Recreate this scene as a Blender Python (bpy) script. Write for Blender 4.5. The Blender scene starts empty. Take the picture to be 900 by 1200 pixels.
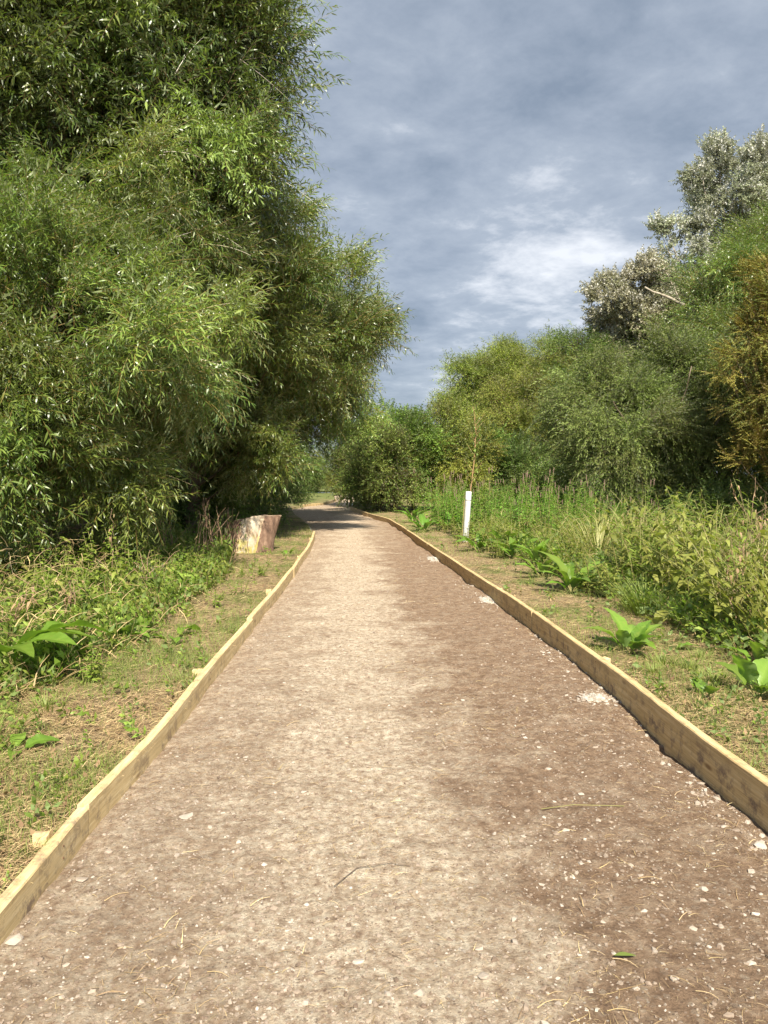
import bpy, math, random
import numpy as np
R = np.random.RandomState(7)
random.seed(7)
SC = bpy.context.scene
COL = SC.collection
rad = math.radians

# ------------------------------------------------------------------ bookkeeping
def tag(o, label=None, cat=None, group=None, kind=None):
    if label: o['label'] = label
    if cat: o['category'] = cat
    if group: o['group'] = group
    if kind: o['kind'] = kind
    return o
def empty(name, loc=(0, 0, 0), rz=0.0):
    o = bpy.data.objects.new(name, None); COL.objects.link(o)
    o.empty_display_size = 0.2; o.location = loc; o.rotation_euler = (0, 0, rz)
    return o
def mesh_np(name, V, T, mat, parent=None, tint=None, smooth=False, hue=None):
    """triangle mesh from numpy arrays; tint / hue = per-vertex float attributes"""
    V = np.ascontiguousarray(V, dtype=np.float32); T = np.ascontiguousarray(T, dtype=np.int32)
    me = bpy.data.meshes.new(name)
    me.vertices.add(len(V)); me.vertices.foreach_set('co', V.ravel())
    n = len(T); k = T.shape[1]
    me.loops.add(n * k); me.loops.foreach_set('vertex_index', T.ravel())
    me.polygons.add(n); me.polygons.foreach_set('loop_start', np.arange(0, n * k, k, dtype=np.int32))
    try: me.polygons.foreach_set('loop_total', np.full(n, k, dtype=np.int32))
    except Exception: pass
    me.polygons.foreach_set('use_smooth', np.full(n, bool(smooth)))
    if tint is not None:
        a = me.attributes.new('tint', 'FLOAT', 'POINT'); a.data.foreach_set('value', np.asarray(tint, dtype=np.float32))
    if hue is not None:
        a = me.attributes.new('hue', 'FLOAT', 'POINT'); a.data.foreach_set('value', np.asarray(hue, dtype=np.float32))
    me.materials.append(mat); me.update(calc_edges=True)
    o = bpy.data.objects.new(name, me); COL.objects.link(o)
    if parent: o.parent = parent
    return o
def copy_tree(o, parent=None):
    c = o.copy(); COL.objects.link(c)
    if parent: c.parent = parent
    for ch in o.children: copy_tree(ch, c)
    return c

# ------------------------------------------------------------------ numpy geometry
def norm(a):
    return a / np.maximum(np.linalg.norm(a, axis=-1, keepdims=True), 1e-9)
def frames(X, up=(0, 0, 1)):
    """rotation matrices [N,3,3], columns X,Y,Z with Z as near 'up' as it can be"""
    X = norm(X); up = np.broadcast_to(np.asarray(up, float), X.shape)
    Y = np.cross(up, X); bad = np.linalg.norm(Y, axis=1) < 1e-3
    Y[bad] = (0, 1, 0); Y = norm(Y); Z = np.cross(X, Y)
    return np.stack([X, Y, Z], axis=2)
def roll(M, a):
    c, s = np.cos(a)[:, None], np.sin(a)[:, None]
    Y, Z = M[:, :, 1], M[:, :, 2]
    return np.stack([M[:, :, 0], Y * c + Z * s, Z * c - Y * s], axis=2)
class Bag:
    """collects instanced templates (V, T, tint) as one triangle mesh"""
    def __init__(s): s.V, s.T, s.t, s.h, s.n = [], [], [], [], 0
    def add(s, V, T, t=0.5, h=0.5):
        V = np.asarray(V, float); T = np.asarray(T, int)
        s.V.append(V); s.T.append(T + s.n); s.n += len(V)
        s.t.append(np.full(len(V), t, float) if np.isscalar(t) else np.asarray(t, float))
        s.h.append(np.full(len(V), h, float) if np.isscalar(h) else np.asarray(h, float))
    def inst(s, tpl, M, P, sc, dt=None, h=None):
        V, T, t = tpl; N, n = len(P), len(V)
        if N == 0: return
        W = np.einsum('nij,kj->nki', M, V) * np.asarray(sc).reshape(-1, 1, 1) + P[:, None, :]
        s.V.append(W.reshape(-1, 3)); s.T.append((T[None] + (np.arange(N) * n)[:, None, None]).reshape(-1, 3) + s.n); s.n += N * n
        tt = np.broadcast_to(t, (N, n)).copy()
        if dt is not None: tt = np.where(tt < 1.2, np.clip(tt + dt[:, None], 0, 1), tt)
        s.t.append(tt.ravel())
        s.h.append(np.repeat(h if h is not None else np.full(N, .5), n))
    def arrays(s): return np.concatenate(s.V), np.concatenate(s.T), np.concatenate(s.t)
    def obj(s, name, mat, parent=None, smooth=False):
        return mesh_np(name, np.concatenate(s.V), np.concatenate(s.T), mat, parent, np.concatenate(s.t), smooth, np.concatenate(s.h))
def tube(pts, r, k=6, cap=True):
    pts = np.asarray(pts, float); n = len(pts); r = np.broadcast_to(np.asarray(r, float), (n,))
    d = np.gradient(pts, axis=0); M = frames(d, (0.03, 0.02, 1) if abs(norm(d)[0, 2]) < .9 else (1, 0.1, 0))
    a = np.arange(k) * 2 * math.pi / k
    V = pts[:, None, :] + r[:, None, None] * (np.cos(a)[None, :, None] * M[:, None, :, 1] + np.sin(a)[None, :, None] * M[:, None, :, 2])
    V = V.reshape(-1, 3); T = []
    for i in range(n - 1):
        for j in range(k):
            a0, a1 = i * k + j, i * k + (j + 1) % k
            T += [(a0, a1, a1 + k), (a0, a1 + k, a0 + k)]
    if cap:
        for b in (0, (n - 1) * k):
            T += [(b, b + j, b + j + 1) for j in range(1, k - 1)]
    return V, np.array(T)
def leaf_tpl(L, W, segs=2, droop=.25, fold=.25, peak=.4):
    """leaf along +X, drooping -Z, folded along its midrib"""
    V = [(0, 0, 0)]; T = []
    xs = [(i + 1) / (segs + 1) for i in range(segs)]
    for x in xs:
        w = (x / peak) ** .7 if x < peak else ((1 - x) / (1 - peak)) ** .8
        w *= W / 2; z = -droop * L * x * x
        V += [(x * L, w, z + fold * w), (x * L, -w, z + fold * w)]
    V.append((L * .97, 0, -droop * L)); e = len(V) - 1
    T += [(0, 2, 1)]
    for i in range(segs - 1):
        a = 1 + 2 * i; T += [(a, a + 1, a + 3), (a, a + 3, a + 2)]
    T += [(e - 2, e - 1, e)]
    return np.array(V, float), np.array(T), np.zeros(len(V))
def shoot_tpl(rs, n, L, leaf, ang=50, droop=.3, stem_r=.004, spread=180, flat=False, lo=.1, lvar=.3, stem_t=1.6):
    b = Bag(); s = np.linspace(0, 1, 6)
    side = rs.uniform(-.12, .12)
    path = lambda t: np.stack([t * L, side * L * t * t, -droop * L * t * t], -1)
    V, T = tube(path(s), np.linspace(stem_r, stem_r * .35, 6), 3, False); b.add(V, T, stem_t)
    t = np.linspace(lo, 1.0, n) + rs.uniform(-.02, .02, n); P = path(t)
    d = np.stack([np.ones(n), 2 * side * t, -2 * droop * t], -1); d = norm(d)
    F = frames(d)
    ph = (np.arange(n) * math.pi if flat else np.arange(n) * 2.4) + rs.uniform(-.5, .5, n)
    a = np.radians(ang * (1 - .5 * t ** 3)) * rs.uniform(.7, 1.25, n)
    rdir = F[:, :, 1] * np.cos(ph)[:, None] + F[:, :, 2] * (np.sin(ph) * (.25 if flat else 1))[:, None]
    D = F[:, :, 0] * np.cos(a)[:, None] + norm(rdir) * np.sin(a)[:, None] + np.array([0, 0, -.15])
    M = roll(frames(D), rs.uniform(-.9, .9, n))
    sc = rs.uniform(1 - lvar, 1 + lvar * .5, n) * (1 - .35 * t ** 4)
    b.inst(leaf, M, P, sc, rs.uniform(.25, .75, n))
    return b.arrays()

# ------------------------------------------------------------------ materials
def new_mat(name):
    m = bpy.data.materials.new(name); m.use_nodes = True; nt = m.node_tree
    for n in list(nt.nodes): nt.nodes.remove(n)
    out = nt.nodes.new('ShaderNodeOutputMaterial')
    return m, nt, out
def N(nt, t, **kw):
    n = nt.nodes.new(t)
    for k, v in kw.items():
        if k.startswith('i_'): n.inputs[k[2:].replace('_', ' ')].default_value = v
        else: setattr(n, k, v)
    return n
def ramp(nt, fac, stops):
    n = nt.nodes.new('ShaderNodeValToRGB'); e = n.color_ramp.elements
    while len(e) < len(stops): e.new(.5)
    for el, (p, c) in zip(e, stops):
        el.position = p; el.color = tuple(c) + (1,) if len(c) == 3 else c
    nt.links.new(fac, n.inputs[0]); return n.outputs[0]
def mixc(nt, fac, a, b, mode='MIX'):
    n = nt.nodes.new('ShaderNodeMix'); n.data_type = 'RGBA'; n.blend_type = mode
    for s, v in ((0, fac), (6, a), (7, b)):
        if hasattr(v, 'is_output'): nt.links.new(v, n.inputs[s])
        else: n.inputs[s].default_value = v if s == 0 else tuple(v) + (1,)
    return n.outputs[2]
def math_(nt, op, a, b=None, clamp=False):
    n = nt.nodes.new('ShaderNodeMath'); n.operation = op; n.use_clamp = clamp
    for i, v in enumerate((a, b)):
        if v is None: continue
        if hasattr(v, 'is_output'): nt.links.new(v, n.inputs[i])
        else: n.inputs[i].default_value = v
    return n.outputs[0]
def noise(nt, scale, detail=4, rough=.55, vec=None, dist=0):
    n = nt.nodes.new('ShaderNodeTexNoise'); n.inputs['Scale'].default_value = scale
    n.inputs['Detail'].default_value = detail; n.inputs['Roughness'].default_value = rough; n.inputs['Distortion'].default_value = dist
    if vec: nt.links.new(vec, n.inputs['Vector'])
    return n.outputs[0]
def objco(nt): return nt.nodes.new('ShaderNodeTexCoord').outputs['Object']
def leaf_mat(name, dark, mid, light, back, stem, transl=.28, rough=.42, spec=.45, tcol=None):
    m, nt, out = new_mat(name)
    a = N(nt, 'ShaderNodeAttribute', attribute_name='tint'); h = N(nt, 'ShaderNodeAttribute', attribute_name='hue')
    half = math_(nt, 'MULTIPLY', a.outputs['Fac'], .5)
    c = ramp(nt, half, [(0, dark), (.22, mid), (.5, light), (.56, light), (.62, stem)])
    hs = N(nt, 'ShaderNodeHueSaturation'); nt.links.new(c, hs.inputs['Color'])
    nt.links.new(math_(nt, 'ADD', math_(nt, 'MULTIPLY', h.outputs['Fac'], .04), .475), hs.inputs['Hue'])
    nt.links.new(math_(nt, 'ADD', math_(nt, 'MULTIPLY', h.outputs['Fac'], .7), .65), hs.inputs['Value'])
    blot = ramp(nt, noise(nt, 26, 6, .7, objco(nt)), [(.60, (0, 0, 0)), (.68, (1, 1, 1))])
    hs2 = mixc(nt, math_(nt, 'MULTIPLY', blot, .45), hs.outputs[0], (.26, .20, .06))
    geo = N(nt, 'ShaderNodeNewGeometry')
    isleaf = math_(nt, 'LESS_THAN', a.outputs['Fac'], 1.2)
    bk = mixc(nt, math_(nt, 'MULTIPLY', geo.outputs['Backfacing'], isleaf), hs2, back)
    p = N(nt, 'ShaderNodeBsdfPrincipled'); p.inputs['Roughness'].default_value = rough; p.inputs['Specular IOR Level'].default_value = spec
    nt.links.new(bk, p.inputs['Base Color'])
    tr = N(nt, 'ShaderNodeBsdfTranslucent')
    tc = mixc(nt, 1.0, hs.outputs[0], tcol or (1.5, 1.7, .7), 'MULTIPLY'); nt.links.new(tc, tr.inputs['Color'])
    mx = N(nt, 'ShaderNodeMixShader')
    nt.links.new(math_(nt, 'MULTIPLY', isleaf, transl), mx.inputs[0]); nt.links.new(p.outputs[0], mx.inputs[1]); nt.links.new(tr.outputs[0], mx.inputs[2])
    nt.links.new(mx.outputs[0], out.inputs[0]); return m
def simple_mat(name, stops, scale=6, detail=6, rough=.85, bump=.3, bscale=30, stretch=None, attr=None, spec=.3):
    m, nt, out = new_mat(name); v = objco(nt)
    if stretch:
        mp = N(nt, 'ShaderNodeMapping'); mp.inputs['Scale'].default_value = stretch; nt.links.new(v, mp.inputs[0]); v = mp.outputs[0]
    if attr:
        f = N(nt, 'ShaderNodeAttribute', attribute_name=attr).outputs['Fac']
    else: f = noise(nt, scale, detail, .6, v)
    c = ramp(nt, f, stops)
    if attr: c = mixc(nt, .35, c, ramp(nt, noise(nt, scale, detail, .6, v), [(.3, (.3, .3, .3)), (.7, (1, 1, 1))]), 'MULTIPLY')
    p = N(nt, 'ShaderNodeBsdfPrincipled'); p.inputs['Roughness'].default_value = rough; p.inputs['Specular IOR Level'].default_value = spec
    nt.links.new(c, p.inputs['Base Color'])
    if bump:
        b = N(nt, 'ShaderNodeBump'); b.inputs['Strength'].default_value = bump; b.inputs['Distance'].default_value = .02
        nt.links.new(noise(nt, bscale, 5, .6, v), b.inputs['Height']); nt.links.new(b.outputs[0], p.inputs['Normal'])
    nt.links.new(p.outputs[0], out.inputs[0]); return m

M_WILLOW = leaf_mat('willow_leaf', (.04, .075, .014), (.10, .155, .028), (.24, .30, .065), (.24, .28, .13), (.27, .19, .06), .28, .36, .6)
M_WILLOW_DK = leaf_mat('tall_willow_leaf', (.032, .062, .014), (.085, .13, .026), (.21, .26, .06), (.22, .26, .13), (.13, .085, .035), .26, .38, .55)
M_ROUND = leaf_mat('round_willow_leaf', (.11, .155, .026), (.21, .26, .045), (.32, .37, .08), (.23, .25, .12), (.22, .16, .06), .28, .6, .3)
M_OLIVE = leaf_mat('olive_willow_leaf', (.11, .15, .026), (.21, .25, .042), (.31, .34, .07), (.24, .24, .12), (.22, .14, .06), .28, .6, .3)
M_GREEN = leaf_mat('green_tree_leaf', (.045, .085, .016), (.09, .155, .028), (.17, .25, .05), (.12, .17, .07), (.14, .10, .05), .28, .5, .35)
M_CREEPW = leaf_mat('grey_willow_leaf', (.07, .11, .025), (.14, .19, .042), (.22, .28, .08), (.22, .25, .15), (.20, .17, .09), .25, .55, .35)
M_POPLAR = leaf_mat('silver_poplar_leaf', (.15, .18, .10), (.25, .28, .17), (.38, .40, .28), (.62, .62, .57), (.22, .18, .14), .15, .6, .3, (1.1, 1.15, .8))
M_POPLAR2 = leaf_mat('leaning_poplar_leaf', (.15, .16, .085), (.26, .26, .15), (.38, .37, .24), (.60, .58, .51), (.25, .17, .09), .15, .6, .3, (1.1, 1.1, .75))
M_HAW = leaf_mat('rusty_thorn_leaf', (.07, .095, .02), (.15, .17, .03), (.30, .26, .055), (.20, .15, .06), (.18, .09, .03), .28, .55, .35, (1.4, 1.3, .6))
M_HEDGE = leaf_mat('hedge_leaf', (.06, .115, .02), (.125, .21, .032), (.22, .32, .055), (.15, .20, .08), (.20, .11, .06), .3, .45, .4)
M_HEDGE_Y = leaf_mat('yellow_hedge_leaf', (.09, .12, .02), (.17, .20, .03), (.28, .29, .05), (.20, .22, .09), (.22, .14, .06), .3, .5, .35)
M_BRONZE = leaf_mat('bronze_hedge_leaf', (.06, .11, .022), (.13, .20, .038), (.25, .30, .07), (.13, .13, .07), (.20, .10, .06), .25, .5, .35)
M_NETTLE = leaf_mat('nettle_leaf', (.08, .13, .02), (.16, .24, .035), (.27, .35, .065), (.20, .27, .09), (.22, .20, .07), .35, .5, .35)
M_WEED = leaf_mat('herb_leaf', (.10, .13, .025), (.20, .23, .045), (.33, .33, .09), (.26, .29, .12), (.28, .21, .09), .35, .5, .35)
M_HERBG = leaf_mat('willowherb_leaf', (.07, .15, .018), (.13, .26, .035), (.22, .36, .06), (.16, .26, .08), (.30, .17, .14), .35, .5, .3)
M_DOCK = leaf_mat('dock_leaf', (.075, .14, .018), (.135, .235, .03), (.23, .33, .06), (.17, .25, .08), (.26, .30, .10), .35, .42, .4)
M_GRASS = leaf_mat('grass_blade', (.11, .17, .03), (.20, .27, .05), (.33, .36, .10), (.24, .29, .08), (.42, .32, .16), .3, .5, .3)
M_STRAW = leaf_mat('dry_straw', (.24, .165, .08), (.46, .34, .17), (.66, .52, .29), (.36, .27, .15), (.30, .2, .1), .1, .6, .3, (1, .95, .8))
M_SPIKE = simple_mat('seed_spike', [(.3, (.17, .12, .085)), (.7, (.30, .20, .16))], 20, 3, .8, 0)
M_STEM = simple_mat('plant_stem', [(.3, (.16, .17, .05)), (.7, (.30, .25, .11))], 8, 3, .6, 0)
M_BARK = simple_mat('bark', [(.25, (.07, .05, .035)), (.5, (.16, .12, .085)), (.75, (.27, .22, .16))], 5, 8, .9, .8, 16, (1, 1, .3))
M_PALEBARK = simple_mat('pale_bark', [(.3, (.24, .20, .15)), (.7, (.5, .44, .35))], 3, 6, .85, .4, 12)
M_STONE = simple_mat('stone', [(0, (.20, .145, .105)), (.5, (.33, .26, .20)), (1, (.50, .44, .37))], 60, 4, .85, .2, 90, attr='tint')
M_CHALK = simple_mat('chalk_rubble', [(.35, (.27, .23, .18)), (.5, (.44, .40, .34)), (.65, (.58, .55, .49))], 30, 8, .95, 1, 60)

def wood_mat(name, a, b, c):
    m, nt, out = new_mat(name); v = objco(nt)
    mp = N(nt, 'ShaderNodeMapping'); mp.inputs['Scale'].default_value = (.9, 14, 14); nt.links.new(v, mp.inputs[0])
    g = noise(nt, 3.2, 8, .65, mp.outputs[0], .6)
    col = ramp(nt, g, [(.3, a), (.5, b), (.68, c)])
    fine = N(nt, 'ShaderNodeMapping'); fine.inputs['Scale'].default_value = (2, 160, 160); nt.links.new(v, fine.inputs[0])
    col = mixc(nt, .45, col, ramp(nt, noise(nt, 1.5, 3, .5, fine.outputs[0]), [(.35, (.55, .5, .45)), (.6, (1, 1, 1))]), 'MULTIPLY')
    # knots
    vo = N(nt, 'ShaderNodeTexVoronoi'); kp = N(nt, 'ShaderNodeMapping'); kp.inputs['Scale'].default_value = (1.6, 5, 5)
    nt.links.new(v, kp.inputs[0]); nt.links.new(kp.outputs[0], vo.inputs['Vector']); vo.inputs['Scale'].default_value = 1.6
    col = mixc(nt, ramp(nt, vo.outputs['Distance'], [(.05, (.75, .75, .75)), (.13, (0, 0, 0))]), col, (.16, .08, .035))
    # trodden mud, mostly on top and along the foot
    geo = N(nt, 'ShaderNodeNewGeometry'); sx = N(nt, 'ShaderNodeSeparateXYZ'); nt.links.new(geo.outputs['Normal'], sx.inputs[0])
    sp = N(nt, 'ShaderNodeSeparateXYZ'); nt.links.new(v, sp.inputs[0])
    mud = ramp(nt, noise(nt, 9, 8, .75, v), [(.5, (0, 0, 0)), (.62, (.85, .85, .85))])
    topf = math_(nt, 'GREATER_THAN', sx.outputs[2], .6)
    foot = math_(nt, 'MULTIPLY', math_(nt, 'SUBTRACT', .0, sp.outputs[2]), 9, True)
    f = math_(nt, 'MULTIPLY', mud, math_(nt, 'ADD', math_(nt, 'MULTIPLY', topf, .45), math_(nt, 'ADD', .05, foot)), True)
    col = mixc(nt, f, col, (.19, .135, .10))
    p = N(nt, 'ShaderNodeBsdfPrincipled'); p.inputs['Roughness'].default_value = .75; p.inputs['Specular IOR Level'].default_value = .3
    nt.links.new(col, p.inputs['Base Color'])
    b = N(nt, 'ShaderNodeBump'); b.inputs['Strength'].default_value = .5; b.inputs['Distance'].default_value = .004
    nt.links.new(math_(nt, 'ADD', g, math_(nt, 'MULTIPLY', mud, .6)), b.inputs['Height']); nt.links.new(b.outputs[0], p.inputs['Normal'])
    nt.links.new(p.outputs[0], out.inputs[0]); return m
M_WOOD_L = wood_mat('pale_sawn_timber', (.50, .36, .17), (.66, .51, .27), (.76, .62, .37))
M_WOOD_R = wood_mat('tan_sawn_timber', (.45, .31, .14), (.60, .44, .22), (.70, .55, .31))

# ------------------------------------------------------------------ path outline (metres)
LX = np.array([(-1.22, -4), (-1.22, 1.6), (-1.23, 2.39), (-1.245, 3.18), (-1.21, 4.11), (-1.23, 5.06), (-1.26, 7.34), (-1.29, 9.28), (-1.32, 11.32), (-1.43, 14.5), (-1.58, 18.0), (-2.1, 22), (-3.2, 28), (-3.95, 33), (-3.6, 36), (-3.0, 38), (-2.75, 43.7), (-3.3, 52), (-5, 60)])
RX = np.array([(1.72, -4), (1.72, 2.2), (1.65, 3.24), (1.60, 3.99), (1.60, 5.03), (1.54, 6.42), (1.42, 8.46), (1.25, 10.2), (1.03, 12.97), (.84, 15.17), (.46, 20.48), (.13, 24.15), (-.61, 27.6), (-1.43, 32.22), (-1.68, 39.82), (-1.7, 44), (-2.1, 52), (-3.6, 60)])
xl = lambda y: np.interp(y, LX[:, 1], LX[:, 0])
xr = lambda y: np.interp(y, RX[:, 1], RX[:, 0])
# value noise for terrain
_g = R.rand(64, 64)
def vn(x, y):
    x = np.asarray(x, float); y = np.asarray(y, float); xi = np.floor(x).astype(int); yi = np.floor(y).astype(int)
    fx = x - xi; fy = y - yi; fx = fx * fx * (3 - 2 * fx); fy = fy * fy * (3 - 2 * fy)
    g = lambda a, b: _g[a % 64, b % 64]
    return (g(xi, yi) * (1 - fx) + g(xi + 1, yi) * fx) * (1 - fy) + (g(xi, yi + 1) * (1 - fx) + g(xi + 1, yi + 1) * fx) * fy
def fbm(x, y, o=4):
    s = 0; a = .5
    for i in range(o): s = s + a * vn(x * 2 ** i + 7.3 * i, y * 2 ** i + 3.1 * i); a *= .5
    return s
BW = .05
def path_z(x, y):
    z = .028 * (fbm(x * 1.3, y * 1.3, 3) - .45) + .026 * (fbm(x * 7, y * 7, 4) - .45)
    z = z + .016 * (fbm(x * 24 + 3, y * 24, 3) - .45) * np.clip((9 - y) / 4, 0, 1)
    er = np.clip(1 - (xr(y) - x) / .22, 0, 1); el = np.clip(1 - (x - xl(y)) / .12, 0, 1)
    z = z - er * .07 * np.clip(fbm(y * 1.1, y * 0 + 3, 2) * 1.6 - .35 + (y < 4.3) * .5, 0, 1) - el * .035 * fbm(y * 2.2, y * 0 + 9, 2)
    return z
def ground_z(x, y):
    """verge height outside the boards"""
    dl = xl(y) - BW - x; dr = x - xr(y) - BW
    d = np.maximum(dl, dr)
    z = .07 + .05 * (fbm(x * 2.1 + 40, y * 2.1, 4) - .45) * np.clip(d * 4, .15, 1) + .25 * (fbm(x * .25 + 9, y * .25, 2) - .4) * np.clip(d / 3, 0, 1)
    # ditch on the right
    dc = np.abs(x - (6.9 + .06 * (y - 15))) / 1.3
    z = z - .55 * np.exp(-dc ** 2) * np.clip((y - 9) / 4, 0, 1) * np.clip((27 - y) / 5, 0, 1) * (dr > 0)
    return z
def grid(name, X, Y, Z, mat, smooth=True):
    n, m = X.shape; V = np.stack([X, Y, Z], -1).reshape(-1, 3)
    i = (np.arange(n - 1)[:, None] * m + np.arange(m - 1)[None]).ravel()
    Q = np.stack([i, i + 1, i + m + 1, i + m], -1)
    return V, Q
# materials of path and ground
def path_mat():
    m, nt, out = new_mat('trodden_path'); v = objco(nt)
    sp = N(nt, 'ShaderNodeSeparateXYZ'); nt.links.new(v, sp.inputs[0])
    # how far from the dusty strip, with ragged edges
    edge = noise(nt, 1.6, 7, .68, v); x = math_(nt, 'ADD', sp.outputs[0], math_(nt, 'MULTIPLY', math_(nt, 'SUBTRACT', edge, .5), 2.4))
    d = math_(nt, 'ABSOLUTE', math_(nt, 'ADD', math_(nt, 'ADD', x, -.02), math_(nt, 'MULTIPLY', sp.outputs[1], .045)))
    dust = ramp(nt, d, [(.22, (1, 1, 1)), (.8, (0, 0, 0))])
    leftside = ramp(nt, math_(nt, 'ADD', x, .5), [(.1, (.52, .52, .52)), (.95, (0, 0, 0))])
    f = math_(nt, 'MAXIMUM', dust, leftside)
    mp = N(nt, 'ShaderNodeMapping'); mp.inputs['Scale'].default_value = (1, .8, 1); nt.links.new(v, mp.inputs[0])
    blot = noise(nt, 5, 9, .72, mp.outputs[0])
    f = math_(nt, 'ADD', f, math_(nt, 'MULTIPLY', math_(nt, 'SUBTRACT', blot, .5), 2.2), True)
    brown = ramp(nt, noise(nt, 14, 8, .7, v), [(.3, (.16, .099, .062)), (.52, (.285, .192, .124)), (.72, (.44, .33, .23))])
    pale = ramp(nt, noise(nt, 22, 8, .72, v), [(.32, (.25, .17, .115)), (.46, (.48, .37, .265)), (.60, (.70, .60, .46))])
    col = mixc(nt, f, brown, pale)
    col = mixc(nt, .5, col, ramp(nt, noise(nt, 70, 5, .75, v), [(.34, (.55, .5, .45)), (.5, (1, 1, 1)), (.7, (1.35, 1.33, 1.28))]), 'MULTIPLY')
    # tiny grit and crumbs
    vo = N(nt, 'ShaderNodeTexVoronoi'); vo.inputs['Scale'].default_value = 75; nt.links.new(v, vo.inputs['Vector'])
    vc = N(nt, 'ShaderNodeSeparateColor'); nt.links.new(vo.outputs['Color'], vc.inputs[0])
    grit = math_(nt, 'MULTIPLY', math_(nt, 'LESS_THAN', vo.outputs['Distance'], .33), math_(nt, 'GREATER_THAN', vc.outputs[0], math_(nt, 'SUBTRACT', .86, math_(nt, 'MULTIPLY', f, .22))))
    col = mixc(nt, math_(nt, 'MULTIPLY', grit, .7), col, ramp(nt, vc.outputs[1], [(0, (.34, .24, .18)), (.6, (.52, .43, .34)), (1, (.66, .60, .52))]))
    wv = N(nt, 'ShaderNodeVectorMath', operation='ADD'); nz = N(nt, 'ShaderNodeTexNoise'); nz.inputs['Scale'].default_value = 60; nt.links.new(v, nz.inputs['Vector'])
    sc_ = N(nt, 'ShaderNodeVectorMath', operation='SCALE'); sc_.inputs['Scale'].default_value = .02; nt.links.new(nz.outputs['Color'], sc_.inputs[0]); nt.links.new(v, wv.inputs[0]); nt.links.new(sc_.outputs[0], wv.inputs[1])
    v2 = N(nt, 'ShaderNodeTexVoronoi'); v2.inputs['Scale'].default_value = 34; nt.links.new(wv.outputs[0], v2.inputs['Vector'])
    c2 = N(nt, 'ShaderNodeSeparateColor'); nt.links.new(v2.outputs['Color'], c2.inputs[0])
    clod = math_(nt, 'MULTIPLY', math_(nt, 'LESS_THAN', v2.outputs['Distance'], .42), math_(nt, 'GREATER_THAN', c2.outputs[0], .6))
    col = mixc(nt, math_(nt, 'MULTIPLY', clod, .5), col, mixc(nt, c2.outputs[1], mixc(nt, .6, col, (.12, .075, .05)), mixc(nt, .6, col, (.66, .56, .43))))
    grit = math_(nt, 'MAXIMUM', grit, math_(nt, 'MULTIPLY', clod, .7))
    dk = math_(nt, 'MULTIPLY', math_(nt, 'LESS_THAN', vo.outputs['Distance'], .3), math_(nt, 'LESS_THAN', vc.outputs[0], .10))
    col = mixc(nt, math_(nt, 'MULTIPLY', dk, .6), col, (.10, .065, .05))
    p = N(nt, 'ShaderNodeBsdfPrincipled'); p.inputs['Roughness'].default_value = .92; p.inputs['Specular IOR Level'].default_value = .2
    nt.links.new(col, p.inputs['Base Color'])
    h = math_(nt, 'ADD', math_(nt, 'ADD', math_(nt, 'MULTIPLY', noise(nt, 28, 9, .8, v), 1.1), math_(nt, 'MULTIPLY', noise(nt, 110, 4, .7, v), .3)), math_(nt, 'MULTIPLY', grit, .35))
    b = N(nt, 'ShaderNodeBump'); b.inputs['Strength'].default_value = .9; b.inputs['Distance'].default_value = .035
    nt.links.new(h, b.inputs['Height']); nt.links.new(b.outputs[0], p.inputs['Normal'])
    nt.links.new(p.outputs[0], out.inputs[0]); return m
def ground_mat():
    m, nt, out = new_mat('verge_ground'); v = objco(nt)
    a = noise(nt, 1.1, 7, .65, v); b_ = noise(nt, 17, 8, .72, v)
    lit = ramp(nt, b_, [(.28, (.11, .075, .045)), (.48, (.25, .18, .105)), (.66, (.42, .32, .18))])
    gr = ramp(nt, noise(nt, 24, 6, .7, v), [(.3, (.055, .075, .018)), (.6, (.14, .18, .045)), (.8, (.25, .27, .09))])
    col = mixc(nt, ramp(nt, a, [(.46, (0, 0, 0)), (.58, (.8, .8, .8))]), lit, gr)
    sp = N(nt, 'ShaderNodeSeparateXYZ'); nt.links.new(v, sp.inputs[0])
    far = math_(nt, 'MULTIPLY', math_(nt, 'SUBTRACT', sp.outputs[1], 30), .05, True)
    col = mixc(nt, math_(nt, 'MULTIPLY', far, .8), col, gr)
    p = N(nt, 'ShaderNodeBsdfPrincipled'); p.inputs['Roughness'].default_value = .95; p.inputs['Specular IOR Level'].default_value = .15
    nt.links.new(col, p.inputs['Base Color'])
    b = N(nt, 'ShaderNodeBump'); b.inputs['Strength'].default_value = .9; b.inputs['Distance'].default_value = .04
    nt.links.new(noise(nt, 26, 9, .75, v), b.inputs['Height']); nt.links.new(b.outputs[0], p.inputs['Normal'])
    nt.links.new(p.outputs[0], out.inputs[0]); return m

ys = np.concatenate([np.arange(-4, 1.5, .2), np.arange(1.5, 5, .016), np.arange(5, 9, .03), np.arange(9, 20, .09), np.arange(20, 56.1, .4)])
us = np.linspace(0, 1, 161)
Yg = np.repeat(ys[:, None], len(us), 1); Xg = (xl(Yg) - BW * .5) * (1 - us) + (xr(Yg) + BW * .5) * us
V, Q = grid('path', Xg, Yg, path_z(Xg, Yg), None)
p_ = mesh_np('path', V, Q, path_mat(), smooth=True); tag(p_, kind='structure')
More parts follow.
